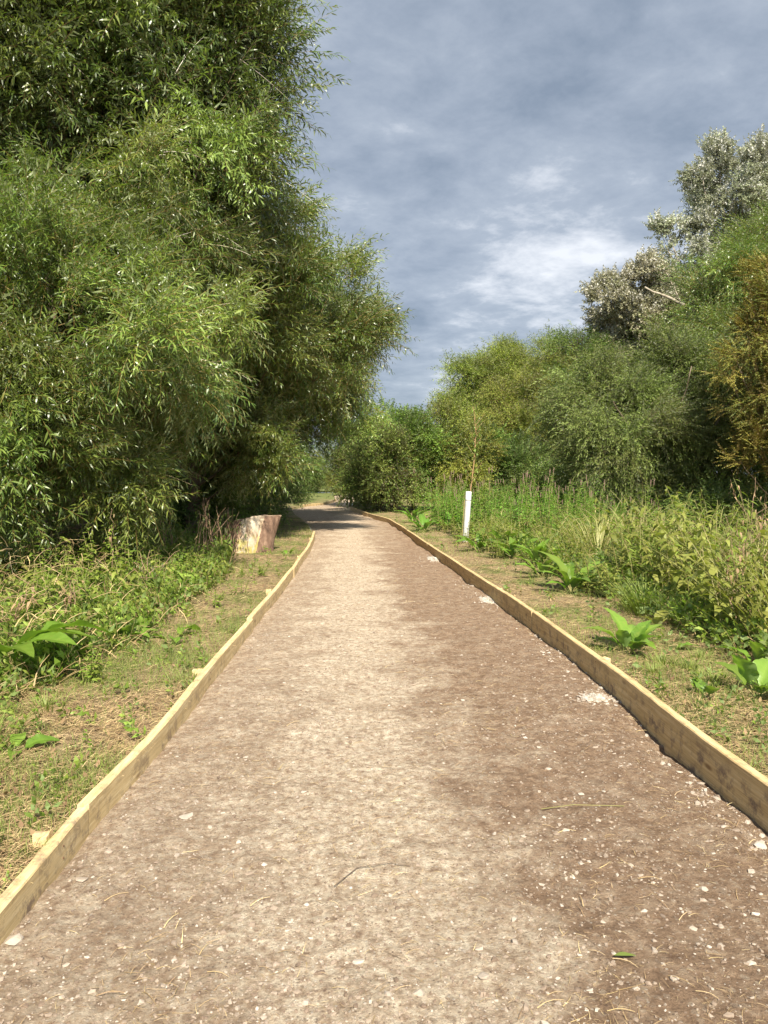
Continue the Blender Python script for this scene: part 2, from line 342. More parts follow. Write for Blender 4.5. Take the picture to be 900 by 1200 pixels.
# verge: left and right strips out to the horizon, one object
ws = np.concatenate([np.arange(0, 3, .05), np.arange(3, 8, .15), 8 * 1.13 ** np.arange(0, 45)])
ysg = np.concatenate([[-60, -30, -12], np.arange(-4, 1.5, .3), np.arange(1.5, 14, .07), np.arange(14, 30, .2), np.arange(30, 60.1, .8)])
Yg = np.repeat(ysg[:, None], len(ws), 1); W = np.repeat(ws[None], len(ysg), 0)
XL = xl(Yg) - BW - W + .03; XR = xr(Yg) + BW + W - .03
SK = np.where(W == 0, -.2, 0); VL, QL = grid('', XL, Yg, ground_z(XL, Yg) + SK, None); VR, QR = grid('', XR, Yg, ground_z(XR, Yg) + SK, None)
ysf = np.concatenate([np.arange(60, 100, 2), 100 * 1.12 ** np.arange(0, 30)]); xsf = np.concatenate([-30 * 1.15 ** np.arange(36, -1, -1), np.linspace(-28, 28, 57), 30 * 1.15 ** np.arange(0, 37)])
XF, YF = np.meshgrid(xsf, ysf); VF, QF = grid('', XF, YF, .09 + .3 * (fbm(XF * .1, YF * .1, 2) - .45) * np.clip((YF - 60) / 20, 0, 1), None)
yb = np.array([54.5, 60.0]); xb = np.linspace(-8, 4, 25); XB, YB = np.meshgrid(xb, yb); VB, QB = grid('', XB, YB, XB * 0 + .06, None)
V = np.concatenate([VL, VR, VF, VB]); Q = np.concatenate([QL[:, ::-1], QR, QF + 0, QB])
o1, o2, o3 = len(VL), len(VL) + len(VR), len(VL) + len(VR) + len(VF)
Q = np.concatenate([QL[:, ::-1], QR + o1, QF + o2, QB + o3])
g_ = mesh_np('ground', V, Q, ground_mat(), smooth=True); tag(g_, kind='structure')
# ditch water under the willow
m, nt, out = new_mat('ditch_water'); p = N(nt, 'ShaderNodeBsdfPrincipled'); p.inputs['Roughness'].default_value = .12
nt.links.new(ramp(nt, noise(nt, 2.2, 6, .7, objco(nt)), [(.52, (.018, .02, .012)), (.60, (.16, .24, .03))]), p.inputs['Base Color']); nt.links.new(p.outputs[0], out.inputs[0])
yw = np.linspace(11, 26, 31); Yw = np.repeat(yw[:, None], 5, 1); Xw = 6.9 + .06 * (Yw - 15) + np.linspace(-1.1, 1.1, 5)[None] * np.clip(np.minimum(Yw - 10.5, 26.5 - Yw) / 2, .1, 1)
V, Q = grid('', Xw, Yw, Xw * 0 - .28, None)
w_ = mesh_np('ditch_water', V, Q[:, ::-1], m); tag(w_, kind='structure')

# ------------------------------------------------------------------ timber edging boards
M_NAIL = simple_mat('rusty_nail', [(.3, (.10, .05, .03)), (.7, (.22, .12, .07))], 40, 2, .5, 0)
def board(p0, p1, top0, top1, mat, label, pegs, side, h=.20, cat='edging board', bow=0.0, name='edging_board'):
    """p0,p1 = inner bottom edge; side=-1 left of the path, +1 right; mesh local x along length"""
    p0 = np.array(p0, float); p1 = np.array(p1, float); d = p1 - p0; L = np.linalg.norm(d) - .005; a = math.atan2(d[1], d[0])
    n = 40; xs = np.linspace(0, L, n); zt = np.interp(xs, [0, L], [0, top1 - top0]) + .004 * np.sin(xs * 2.1 + p0[1])
    ux, uy = d / np.linalg.norm(d)
    yy = p0[1] + xs * uy; e = (xl(yy) if side < 0 else xr(yy)) - (p0[0] + xs * ux)      # how far the path edge bows away from the chord
    off = -e * uy; off = off - np.interp(xs, [0, L], [off[0], off[-1]]); kf = np.ones(9) / 9
    off = np.convolve(np.pad(off, 4, 'edge'), kf, 'valid') + .004 * np.sin(xs * 1.7 + p0[1])
    s = 1 if side < 0 else -1   # outer side in local y
    prof = [(0, -h), (0, -.006), (.006, 0), (BW - .006, 0), (BW, -.006), (BW, -h)]
    V = []; Q = []
    for i, x in enumerate(xs):
        for (y, z) in prof: V.append((x, s * (y + 0) + off[i], z + zt[i] + .0015 * math.sin(x * 23 + y * 90)))
    k = len(prof)
    for i in range(n - 1):
        for j in range(k):
            a0, a1 = i * k + j, i * k + (j + 1) % k; q = (a0, a1, a1 + k, a0 + k); Q.append(q if s < 0 else q[::-1])
    T = [];
    for q in Q: T += [(q[0], q[1], q[2]), (q[0], q[2], q[3])]
    for b in (0, (n - 1) * k):
        T += [(b, b + j, b + j + 1) for j in range(1, k - 1)]
    o = mesh_np(name, V, T, mat); o.location = (p0[0], p0[1], top0); o.rotation_euler = (0, 0, a)
    tag(o, label, cat, 'timber boards edging the path')
    for (t, dz, w, tl) in pegs:
        nb = Bag(); xi = t * L; yo = float(np.interp(xi, xs, off)); zi = float(np.interp(xi, xs, zt))
        for q_ in (-.035, -.08):
            V_n, T_n = tube([(xi + q_ * .12, yo - s * .0025, zi + q_), (xi + q_ * .12, yo + s * .004, zi + q_)], .0045, 8); mesh_np('nail', V_n, T_n, M_NAIL, o)
        # square peg driven in behind the board, its end splintered by the hammer
        cx, cy = t * L, s * (BW + w * .5 + .003) + float(np.interp(t * L, xs, off)); V = []
        zs = [-.3, -.05 + dz, dz]
        for zi, z in enumerate(zs):
            g = 1.0 if zi < 2 else 1.12
            for (ux, uy) in ((-1, -1), (-.3, -1.05), (.4, -.95), (1, -1), (1.04, 0), (1, 1), (.2, 1.03), (-1, 1), (-1.02, .1)):
                V.append((cx + ux * w * .5 * g, cy + uy * w * .5 * (1 if zi < 2 else .97), z + (R.uniform(-.009, .009) if zi == 2 else 0)))
        K = 9; T = []
        for i in range(2):
            for j in range(K):
                a0, a1 = i * K + j, i * K + (j + 1) % K; T += [(a0, a1, a1 + K), (a0, a1 + K, a0 + K)]
        V.append((cx, cy, dz + .006)); c = len(V) - 1
        T += [(2 * K + j, 2 * K + (j + 1) % K, c) for j in range(K)]
        mesh_np('peg', V, T, M_WOOD_L, o)
    return o
LB = 'pale left edging board, '
board((-1.215, -.6), (-1.247, 3.18), .135, .098, M_WOOD_L, LB + 'nearest one at the bottom left corner', [(.93, -.02, .055, 0)], -1)
board((-1.25, 3.185), (-1.26, 7.33), .115, .12, M_WOOD_L, LB + 'with a white topped peg halfway along', [(.545, -.01, .07, 0)], -1, bow=-.02)
board((-1.265, 7.34), (-1.33, 11.3), .125, .12, M_WOOD_L, LB + 'third from the camera, just before the stump', [(.45, 0, .06, 0)], -1, bow=-.01)
board((-1.33, 11.31), (-1.45, 15.1), .12, .13, M_WOOD_L, LB + 'beside the tree stump', [(.5, -.03, .05, 0)], -1, bow=.015)
board((-1.45, 15.11), (-1.62, 18.1), .13, .17, M_WOOD_L, LB + 'last before the shadow, its far end tipped up', [(.6, -.03, .05, 0)], -1)
board((-3.7, 35.5), (-2.9, 38.2), .12, .12, M_WOOD_L, 'far timber board curving across where the path bends left', [], -1)
board((-2.9, 38.21), (-2.7, 43.5), .12, .12, M_WOOD_L, 'farthest timber board left of the path by the sunlit gap', [], -1)
RB = 'tan right edging board, '
board((1.72, 2.0), (1.44, 7.45), .178, .165, M_WOOD_R, RB + 'longest and nearest, running out of the frame', [(.655, -.02, .05, 0)], 1, h=.3, bow=-.07)
board((1.44, 7.46), (1.17, 11.0), .165, .15, M_WOOD_R, RB + 'second one, beside two chalk patches', [(.5, -.04, .05, 0)], 1, h=.25)
board((1.17, 11.01), (.85, 15.1), .15, .14, M_WOOD_R, RB + 'third one, just before the white tree guard', [(.3, -.04, .05, 0)], 1, bow=.02)
board((.85, 15.11), (.48, 20.1), .14, .13, M_WOOD_R, RB + 'fourth one, passing the white tree guard', [], 1)
board((.48, 20.11), (.12, 24.1), .13, .12, M_WOOD_R, RB + 'fifth one, beyond the white tree guard', [], 1)
board((.12, 24.11), (-.60, 27.6), .12, .12, M_WOOD_R, RB + 'sixth one, at the foot of the hedge', [], 1)
board((-.60, 27.61), (-1.42, 32.2), .12, .16, M_WOOD_R, RB + 'last one, its end standing up in the bend', [], 1)

# ------------------------------------------------------------------ stones, straw
def stone_tpl(rs):
    t = (1 + 5 ** .5) / 2
    V = norm(np.array([(-1, t, 0), (1, t, 0), (-1, -t, 0), (1, -t, 0), (0, -1, t), (0, 1, t), (0, -1, -t), (0, 1, -t), (t, 0, -1), (t, 0, 1), (-t, 0, -1), (-t, 0, 1)], float))
    T = np.array([(0, 11, 5), (0, 5, 1), (0, 1, 7), (0, 7, 10), (0, 10, 11), (1, 5, 9), (5, 11, 4), (11, 10, 2), (10, 7, 6), (7, 1, 8), (3, 9, 4), (3, 4, 2), (3, 2, 6), (3, 6, 8), (3, 8, 9), (4, 9, 5), (2, 4, 11), (6, 2, 10), (8, 6, 7), (9, 8, 1)])
    V = V * rs.uniform(.55, 1.25, (12, 1)) * np.array([1, rs.uniform(.6, .85), rs.uniform(.35, .6)])
    return V, T, np.zeros(12)
STONES = [stone_tpl(R) for _ in range(10)]
def rz_frames(n, rs=R, tilt=.25):
    a = rs.uniform(0, 2 * math.pi, n); X = np.stack([np.cos(a), np.sin(a), rs.uniform(-tilt, tilt, n)], -1)
    return frames(X)
def sample_path(n, ymin, ymax, pw=1.0):
    u = R.rand(n)
    y = (ymin ** (-pw) + u * (ymax ** (-pw) - ymin ** (-pw))) ** (-1 / pw)
    x = xl(y) + .02 + R.rand(n) * (xr(y) - xl(y) - .04)
    return x, y
b = Bag()
x, y = sample_path(62000, 1.4, 22, 1.0)
dens = .22 + 1.0 * np.clip(fbm(x * 2.2 + 11, y * 1.6, 4) * 2.2 - .75, 0, 1) + .4 * np.exp(-((x + .12 + .035 * y) / .5) ** 2) + 1.0 * np.exp(-((xr(y) - x) / .13) ** 2)
k = R.rand(len(x)) < dens * .6; x, y = x[k], y[k]
sz = .0024 + .0026 * R.exponential(1, len(x)); sz = np.clip(sz, .0022, .015) * (1 + .02 * y)
for i, s in enumerate(STONES):
    q = slice(i, None, 10)
    b.inst(s, rz_frames(len(x[q])), np.stack([x[q], y[q], path_z(x[q], y[q]) + sz[q] * .02], -1), sz[q], np.clip(R.normal(.38, .32, len(x[q])), 0, 1))
for cx_, cy_, sx_, sy_, n_ in ((1.30, 9.25, .12, .22, 170), (1.42, 5.12, .09, .09, 130), (.90, 13.7, .12, .35, 150), (1.22, 10.6, .12, .5, 60), (1.40, 6.2, .07, .5, 80), (1.52, 3.3, .06, .4, 60)):
    x = np.minimum(R.normal(cx_, sx_, n_), xr(cy_) - .02); y = R.normal(cy_, sy_, n_); zz = .004 + .007 * R.exponential(1, n_).clip(0, 2)
    b.inst(STONES[int(R.randint(10))], rz_frames(n_), np.stack([x, y, path_z(x, y) + zz * .2], -1), zz, np.clip(R.normal(.75, .25, n_), 0, 1))
gr = b.obj('gravel', M_STONE); tag(gr, 'small pale stone chips pressed all over the brown path', 'gravel', kind='stuff')
# larger single stones
def big_stone(x, y, s, label, t=.7, flat=1.0, group='loose stones on the path'):
    V, T, tt = stone_tpl(R)
    # one level of subdivision, roughened
    E = {}; V = list(V); T2 = []
    def mid(a, c):
        kk = (min(a, c), max(a, c))
        if kk not in E: V.append((V[a] + V[c]) / 2 * R.uniform(.98, 1.12)); E[kk] = len(V) - 1
        return E[kk]
    for (a, b2, c) in T:
        ab, bc, ca = mid(a, b2), mid(b2, c), mid(c, a); T2 += [(a, ab, ca), (b2, bc, ab), (c, ca, bc), (ab, bc, ca)]
    V = np.array(V) * s; V[:, 2] *= flat
    o = mesh_np('stone', V, T2, M_STONE, tint=np.full(len(V), t)); o.location = (x, y, float(path_z(x, y)) + s * .1); o.rotation_euler = (0, 0, R.uniform(0, 6))
    return tag(o, label, 'stone', group)
big_stone(1.53, 3.07, .034, 'white rounded stone at the foot of the right board, largest there', .95, 1.6)
big_stone(-.87, 3.32, .035, 'flat oblong pale stone lying a little way right of the left board joint', .8, .5)
big_stone(-1.19, 2.42, .035, 'chalky broken stone against the nearest left board', .8)
big_stone(-1.1, 3.0, .022, 'small round pinkish stone beside the left board joint', .6)
big_stone(-1.12, 2.78, .032, 'pinkish pale stone lying just right of the nearest left board', .65, .6)
big_stone(-.82, 2.98, .02, 'pale stone just below the flat oblong stone', .7)
big_stone(.30, 2.22, .026, 'flat pale stone near the bottom edge of the photo, right of centre', .75, .6)
big_stone(.42, 2.4, .02, 'pale stone left of the green fallen leaf', .8)
big_stone(1.44, 3.2, .024, 'cream stone beside the white rounded stone', .8)
big_stone(.10, 2.15, .02, 'cream chip near the bottom edge under the middle of the path', .75)
for i in range(46):
    x = R.uniform(-1.1, 1.5); y = 2.1 + 5.5 * R.rand() ** 1.6
    big_stone(x, y, R.uniform(.012, .022), 'thumb sized pale stone chip lying loose on the trodden path', R.uniform(.4, .9), .8, 'small stone chips on the path')
for i in range(26):
    y = 3.0 + 6 * R.rand() ** 1.3; x = float(xr(y)) - .03 - .14 * R.rand() ** 2
    big_stone(x, y, R.uniform(.012, .026), 'cream stone in the loose row along the foot of the right board', R.uniform(.6, 1), 1, 'stones along the foot of the right board')
# chalk patches
def chalk(x, y, rx, ry, label):
    n = 26; a = np.linspace(0, 2 * math.pi, n, endpoint=False); V = []; rr = np.linspace(1, 0, 7)
    ph = R.uniform(0, 9)
    for r in rr:
        for t in a:
            e = .75 + .5 * vn(ph + 3 + 2.2 * math.cos(t), ph + 2.2 * math.sin(t))
            px, py = x + math.cos(t) * rx * r * e, y + math.sin(t) * ry * r * e
            V.append((px - x, py - y, float(path_z(px, py)) - .004 + (1 - r ** 3) * .016 + R.uniform(-.012, .012) * (r < 1)))
    T = []
    for i in range(6):
        for j in range(n):
            a0, a1 = i * n + j, i * n + (j + 1) % n; T += [(a0, a1, a1 + n), (a0, a1 + n, a0 + n)]
    o = mesh_np('chalk_patch', V, T, M_CHALK); o.location = (x, y, 0)
    tag(o, label, 'chalk rubble', 'chalk patches along the right board')
chalk(1.28, 9.25, .13, .24, 'crumbled white chalk patch by the second right board, middle of the three')
chalk(1.42, 5.12, .10, .09, 'flat white chalk patch at the foot of the nearest right board')
chalk(.88, 13.7, .13, .32, 'farthest white chalk patch, beside the board near the tree guard')

def ribbon_tpl(rs, L, W, curve=.3, lift=.1, segs=3):
    V = []; T = []
    for i in range(segs + 1):
        t = i / segs; w = W * (1 - .8 * t) * .5; z = lift * L * math.sin(math.pi * t * rs.uniform(.7, 1)); yy = curve * L * t * t
        V += [(t * L, yy - w, z), (t * L, yy + w, z + W * .3)]
    for i in range(segs):
        a = 2 * i; T += [(a, a + 2, a + 3), (a, a + 3, a + 1)]
    return np.array(V), np.array(T), np.zeros(len(V))
RIB = [ribbon_tpl(R, 1, .035, R.uniform(-.5, .5), R.uniform(.03, .14)) for _ in range(8)]
b = Bag()
x, y = sample_path(60000, 1.4, 20, 1.0)
k = (x > xl(y) + .07) & (x < xr(y) - .05) & (R.rand(len(x)) < .16 + 1.1 * np.clip(fbm(x * 1.7 + 31, y * 1.3 + 5, 4) * 2.4 - .95, 0, 1) + .3 * np.exp(-((xr(y) - x) / .3) ** 2)); x, y = x[k], y[k]
for i, s in enumerate(RIB):
    q = slice(i, None, 8); n = len(x[q])
    b.inst(s, rz_frames(n, R, .05), np.stack([x[q], y[q], path_z(x[q], y[q]) + .003], -1), (.008 + .013 * R.exponential(1, n)).clip(0, .08) * (1 + .03 * y[q]), np.clip(R.normal(.45, .3, n), 0, 1), R.uniform(.1, .9, n))
o = b.obj('straw_litter', M_STRAW); tag(o, 'dry straw and grass clippings strewn over the path', 'straw', kind='stuff')
def twig(pts, r, name, label, cat='twig', mat=M_STEM, group=None):
    V, T = tube(pts, r, 5); c = np.array(pts[0]); o = mesh_np(name, V - c, T, mat); o.location = c; tag(o, label, cat, group); return o
twig([(.70, 3.36, .012), (.85, 3.39, .018), (1.08, 3.39, .012)], .0017, 'dry_stalk', 'long straight straw coloured stalk lying across the right of the path')
twig([(-.18, 2.72, .012), (-.1, 2.83, .022), (.03, 2.88, .018), (.10, 2.86, .01)], .0018, 'dry_stalk', 'thin dark curved twig lying in the middle of the near path', mat=M_BARK)
V, T, _ = leaf_tpl(.075, .022, 5, .05, .5)
o = mesh_np('fallen_leaf', V, T, M_WILLOW, tint=np.full(len(V), .7), hue=np.full(len(V), .6)); o.location = (.71, 2.31, .015); o.rotation_euler = (0, 0, .05); tag(o, 'fresh green willow leaf fallen on the near right of the path', 'fallen leaf')

# ------------------------------------------------------------------ tree builder
def limb(p0, p1, r0, r1, sag=.0, n=7, k=6, wob=.05):
    p0 = np.array(p0, float); p1 = np.array(p1, float); t = np.linspace(0, 1, n)[:, None]; L = np.linalg.norm(p1 - p0)
    P = p0 * (1 - t) + p1 * t; P += np.array([0, 0, 1]) * (sag * L * np.sin(math.pi * t)); w = R.uniform(-1, 1, (n, 3)) * wob * L * .3; w[0] = 0; w[-1] = 0
    return tube(P + w, np.linspace(r0, r1, n), k)
def tree(name, base, lobes, tpls, nshoot, mat, label, cat='tree', trunk_r=.18, bark=None, scale=1.0, clumps=26, cr=.34, droop_up=.35, fill=0.25, front=.7, group=None, hang=0.0, trunk_pts=None, shell=.78, loose=0, hue_c=.5, filler=None, zmin=.15, cam_side=True, bare=()):
    """lobes: (x,y,z,rx,ry,rz) in metres; shoots sprout from leafy clumps spread over the lobes"""
    bx, by = base[0], base[1]; root = empty(name, (bx, by, 0)); tag(root, label, cat, group)
    O = np.array([bx, by, 0.]); tb = Bag()
    top = max(l[2] for l in lobes); lc = np.mean([l[:3] for l in lobes], 0)
    tp = np.array(trunk_pts if trunk_pts else [(bx, by, -.2), (bx + .1 * (lc[0] - bx), by, top * .3), (bx + .45 * (lc[0] - bx), by + .3 * (lc[1] - by), top * .65), (bx + .8 * (lc[0] - bx), by + .6 * (lc[1] - by), top * 1.0)], float)
    tt = np.linspace(0, 1, 14); s = np.linspace(0, 1, len(tp)); TP = np.stack([np.interp(tt, s, tp[:, i]) for i in range(3)], -1); TP[1:-1] += R.uniform(-.03, .03, (12, 3))
    rr = trunk_r * (1 - .75 * tt); rr[0] *= 1.35
    V, T = tube(TP - O, rr, 9); tb.add(V, T)
    C = []; CR = []; vol = np.array([l[3] * l[4] + l[4] * l[5] + l[3] * l[5] for l in lobes]); vol = vol / vol.sum()
    for li, l in enumerate(lobes):
        m = max(3, int(round(clumps * vol[li]))); c0 = np.array(l[:3]); r = np.array(l[3:])
        d = norm(R.normal(0, 1, (m * 6, 3)))
        wgt = np.where(d[:, 1] < .25, 1, 1 - front) * np.where(d[:, 2] > -.55, 1, .45)
        d = d[R.rand(len(d)) < wgt][:m]
        # spread them out
        cc = c0 + d * r * (shell + R.uniform(-.24, .2, (len(d), 1)))
        ok = cc[:, 2] > zmin; C.append(cc[ok]); CR.append(np.full(ok.sum(), cr * r.mean()) * R.uniform(.5, 1.35, ok.sum()))
    C = np.concatenate(C); CR = np.concatenate(CR); n = len(C)
    CO = np.array([lobes[0][:3]] * n)
    for i in range(n):
        dl = [np.linalg.norm((C[i] - np.array(l[:3])) / np.array(l[3:])) for l in lobes]; CO[i] = lobes[int(np.argmin(dl))][:3]
    for i in range(n):
        if i % 2 == 0:
            h = np.clip(C[i][2] * .45, .1, TP[-1][2]); j = int(np.argmin(abs(TP[:, 2] - h)))
            V, T = limb(TP[j] - O, C[i] - O, trunk_r * .17, trunk_r * .04, -.06, 7, 5); tb.add(V, T)
    for (p0, p1, r0, r1) in bare:
        V, T = limb(np.array(p0) - O, np.array(p1) - O, r0, r1, .04, 9, 7, .06); tb.add(V, T)
    tb.obj('trunk', bark or M_BARK, root, True)
    # shoots
    w = CR ** 2; w = w / w.sum(); ci = R.choice(n, nshoot, p=w)
    d = norm(R.normal(0, 1, (nshoot, 3)) + .5 * norm(C[ci] - CO[ci]) + np.array([0, -.25, .15]))
    rad_ = CR[ci] * R.uniform(.25, 1.0, nshoot) ** .6
    P = C[ci] + d * rad_[:, None] * np.array([1, 1, .8])
    if loose:
        k = R.rand(nshoot) < loose; P[k] += R.normal(0, .25, (k.sum(), 3)) * CR[ci][k][:, None] * 1.5
    cj = R.normal(0, .38, (n, 3)) + np.array([0, 0, droop_up])
    D = norm(.42 * norm(C[ci] - CO[ci]) + .5 * d + cj[ci] + R.normal(0, .5, (nshoot, 3)))
    if hang: D = norm(D * (1 - hang) + np.array([0, 0, -1]) * hang)
    P[:, 2] = np.maximum(P[:, 2], zmin)
    ctint = R.uniform(-.28, .28, n); chue = np.clip(R.normal(hue_c, .22, n), 0, 1)
    cb = Bag(); Mx = roll(frames(D), R.normal(0, .35, nshoot)); S = scale * R.uniform(.65, 1.2, nshoot)
    st = ctint[ci] + R.normal(0, .12, nshoot); hh = np.clip(chue[ci] + R.normal(0, .08, nshoot), 0, 1)
    K = len(tpls)
    for i in range(K):
        q = slice(i, None, K); cb.inst(tpls[i], Mx[q], P[q] - O, S[q], st[q], hh[q])
    # inner leaves that close the crown; a darker tint paints its inner shade
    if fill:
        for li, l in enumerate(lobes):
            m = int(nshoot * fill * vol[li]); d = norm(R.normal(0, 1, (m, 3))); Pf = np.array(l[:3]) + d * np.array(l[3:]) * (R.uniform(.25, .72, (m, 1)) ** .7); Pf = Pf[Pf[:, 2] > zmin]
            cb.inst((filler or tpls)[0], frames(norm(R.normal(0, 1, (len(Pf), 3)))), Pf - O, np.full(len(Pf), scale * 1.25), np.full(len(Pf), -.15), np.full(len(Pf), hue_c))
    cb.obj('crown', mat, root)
    return root

rs = np.random.RandomState(3)
near_leaf = leaf_tpl(.135, .023, 3, .28, .3, .35)
mid_leaf = leaf_tpl(.13, .027, 2, .25, .3, .4)
far_leaf = leaf_tpl(.15, .036, 1, .2, .3, .45)
round_leaf = leaf_tpl(.075, .055, 2, .15, .25, .5)
far_round = leaf_tpl(.12, .085, 1, .15, .3, .5)
SH_NEAR = [shoot_tpl(rs, rs.randint(14, 21), rs.uniform(.4, .75), near_leaf, 60, rs.uniform(.1, .45), .0025) for _ in range(8)]
SH_MID = [shoot_tpl(rs, rs.randint(16, 22), rs.uniform(.55, .85), mid_leaf, 58, rs.uniform(.1, .4), .003) for _ in range(8)]
SH_FAR = [shoot_tpl(rs, 16, rs.uniform(.6, .9), far_leaf, 60, rs.uniform(.05, .35), .0035) for _ in range(6)]
SH_HANG = [shoot_tpl(rs, 20, rs.uniform(.8, 1.2), far_leaf, 48, rs.uniform(.3, .6), .0035) for _ in range(6)]
SH_ROUND = [shoot_tpl(rs, 14, rs.uniform(.4, .65), far_round, 60, rs.uniform(0, .3), .004) for _ in range(6)]
SH_HEDGE = [shoot_tpl(rs, 14, rs.uniform(.4, .6), leaf_tpl(.095, .06, 1, .15, .3, .5), 60, rs.uniform(0, .3), .0035, stem_t=1.6) for _ in range(6)]
SH_FLAT = [shoot_tpl(rs, 18, rs.uniform(.5, .8), leaf_tpl(.08, .05, 1, .15, .3, .5), 62, rs.uniform(0, .25), .0035, flat=True) for _ in range(6)]

# left side of the path, front to back
tree('willow_bush', (-4.9, 10.8), [(-4.3, 10.4, 3.4, 2.1, 2.2, 1.9), (-6.6, 9.6, 3.0, 2.2, 2.2, 2.3), (-5.1, 10.0, 1.9, 2.0, 1.9, 1.5), (-3.3, 12.2, 3.9, 1.4, 1.8, 1.4), (-3.9, 11.4, 5.0, 1.6, 1.6, 1.1), (-3.7, 12.4, 2.3, 1.0, 1.2, 1.2)], SH_NEAR, 10500, M_WILLOW,
     'large light green willow bush filling the left edge, long narrow leaves nearest the camera', 'willow', .16, scale=1.0, clumps=95, cr=.22, fill=.35, group='willows left of the path', hang=.06)
tree('tall_willow', (-5.6, 14.2), [(-5.2, 14.2, 9.5, 3.1, 3.0, 3.2), (-3.9, 13.5, 7.5, 2.3, 2.2, 2.2), (-5.6, 12.6, 7.0, 2.4, 1.8, 2.0), (-2.9, 13.8, 8.4, 1.5, 1.8, 2.0), (-3.5, 13.4, 6.6, 1.7, 1.6, 1.6), (-7.5, 13.0, 8.2, 3.2, 2.6, 3.6), (-5.9, 14.0, 13, 3.2, 3, 3), (-4.3, 14.2, 10.6, 2.2, 2.3, 2.2)], SH_MID, 19000, M_WILLOW_DK,
     'tallest dark green willow at the top left, its pale trunk showing through the crown', 'willow', .24, scale=1.2, clumps=170, cr=.30, fill=.6, group='willows left of the path', hang=.1, trunk_pts=[(-5.6, 14.2, -.2), (-5.5, 13.6, 3), (-5.0, 12.0, 6.5), (-4.95, 12.0, 10), (-4.9, 12.2, 13)], bark=M_BARK)
tree('willow_tree', (-4.4, 17.5), [(-2.9, 16.6, 6.0, 1.5, 1.6, 1.35), (-3.0, 17.2, 2.5, 1.1, 1.4, 1.5), (-3.5, 16.2, 4.7, 2.0, 2.2, 2.0), (-2.6, 18.0, 4.7, 2.1, 2.6, 2.1), (-4.6, 16.5, 4.9, 2.4, 2.2, 2.1), (-4.4, 18.3, 3.0, 2.2, 2.0, 2.0)], SH_MID, 12500, M_WILLOW,
     'bright green willow leaning over the path behind the stump', 'willow', .2, scale=1.12, clumps=110, cr=.27, fill=.35, group='willows left of the path', hang=.05, zmin=.9)
tree('willow_tree', (-4.0, 24), [(-2.2, 22.8, 5.0, 2.2, 2.4, 2.1), (-3.4, 24.3, 5.6, 2.9, 2.6, 2.2), (-4.5, 24.8, 2.8, 1.6, 2.4, 2.4), (-2.9, 26.0, 4.8, 2.3, 2.2, 2.1)], SH_FAR, 9500, M_WILLOW,
     'last big willow on the left, its rounded crown ending against the sky over the path', 'willow', .22, scale=1.05, clumps=100, cr=.28, fill=.35, group='willows left of the path', hang=.03, zmin=1.3)
tree('dark_shrub', (-4.3, 20.6), [(-4.3, 20.6, 1.1, 1.4, 1.3, 1.2), (-3.6, 22.5, 1.2, 1.0, 1.5, 1.3)], SH_FAR, 1300, M_GREEN, 'dark green shrub in the shade behind the stump', 'shrub', .05, clumps=24, cr=.36, group='shrubs left of the path', scale=.8)
tree('dark_shrub', (-5.6, 31), [(-5.6, 31, 1.5, 1.5, 2.4, 1.8)], SH_HEDGE, 1400, M_GREEN, 'dark shrub left of the far bend, under the last willow', 'shrub', .06, clumps=26, cr=.36, group='shrubs left of the path', scale=1.1)
tree('dark_shrub', (-5.2, 40), [(-5.2, 40, 1.6, 1.6, 2.6, 2.0)], SH_HEDGE, 1300, M_GREEN, 'shadowed shrub left of the farthest board by the sunlit gap', 'shrub', .06, clumps=26, cr=.36, group='shrubs left of the path', scale=1.1)
tree('willow_backdrop', (-10, 17), [(-9.5, 15, 3.4, 2.6, 2.5, 3.2), (-9, 19, 4, 3, 3, 4)], SH_FAR, 3000, M_WILLOW_DK, 'shaded willow behind the front bush at the far left', 'willow', .2, clumps=50, cr=.34, group='willows left of the path', scale=1.3)
tree('willow_backdrop', (-7.2, 22.5), [(-6.8, 22.3, 3, 2.3, 2.2, 3.0), (-6.5, 26.5, 3.3, 2.3, 2.6, 3.3)], SH_FAR, 2800, M_WILLOW_DK, 'dark willow deep in the shade behind the stump', 'willow', .2, clumps=50, cr=.34, group='willows left of the path', scale=1.3, zmin=.3)

# beyond the bend
for (x, y, r, h, lab, mt) in ((-3.2, 62, 2.6, 3.0, 'sunlit yellow green bush seen through the gap at the end of the path', M_HEDGE_Y), (-8, 60, 3.6, 4.4, 'far bush left of the sunlit gap', M_GREEN), (1.8, 64, 4, 4.6, 'far bush hidden mostly by the hedge right of the gap', M_HEDGE)):
    tree('far_bush', (x, y), [(x, y, h * .5, r, 2.2, h * .55)], SH_HANG, 900, mt, lab, 'bush', .08, clumps=26, cr=.36, group='bushes beyond the bend', scale=1.5)
# hedge right of the bend
HG = 'hedge shrubs right of the bend'
tree('hedge_shrub', (-.1, 30), [(-.1, 29.6, 1.6, 1.15, 1.5, 1.7), (-.7, 31.5, 1.5, .9, 1.6, 1.6), (.6, 29.2, 1.0, .9, .8, 1.0)], SH_HEDGE, 2600, M_BRONZE, 'dull bronze green shrub at the inside of the bend, left end of the hedge', 'shrub', .07, clumps=40, cr=.34, group=HG, scale=.85, zmin=.1)
tree('hedge_shrub', (1.2, 31), [(1.0, 30.6, 2.2, 1.6, 1.6, 1.9), (.4, 32, 2.7, 1.5, 1.5, 1.6)], SH_HEDGE, 3400, M_HEDGE, 'leafy bright green hedge shrub behind the bronze one, with reddish stems', 'shrub', .08, clumps=44, cr=.33, group=HG, scale=.9, zmin=.2)
tree('hedge_shrub', (3.0, 31.5), [(2.7, 31, 1.9, 1.5, 1.5, 2.0)], SH_HEDGE, 2200, M_HEDGE_Y, 'yellowish green hedge shrub directly behind the sapling', 'shrub', .08, clumps=34, cr=.34, group=HG, scale=.9, zmin=.2)
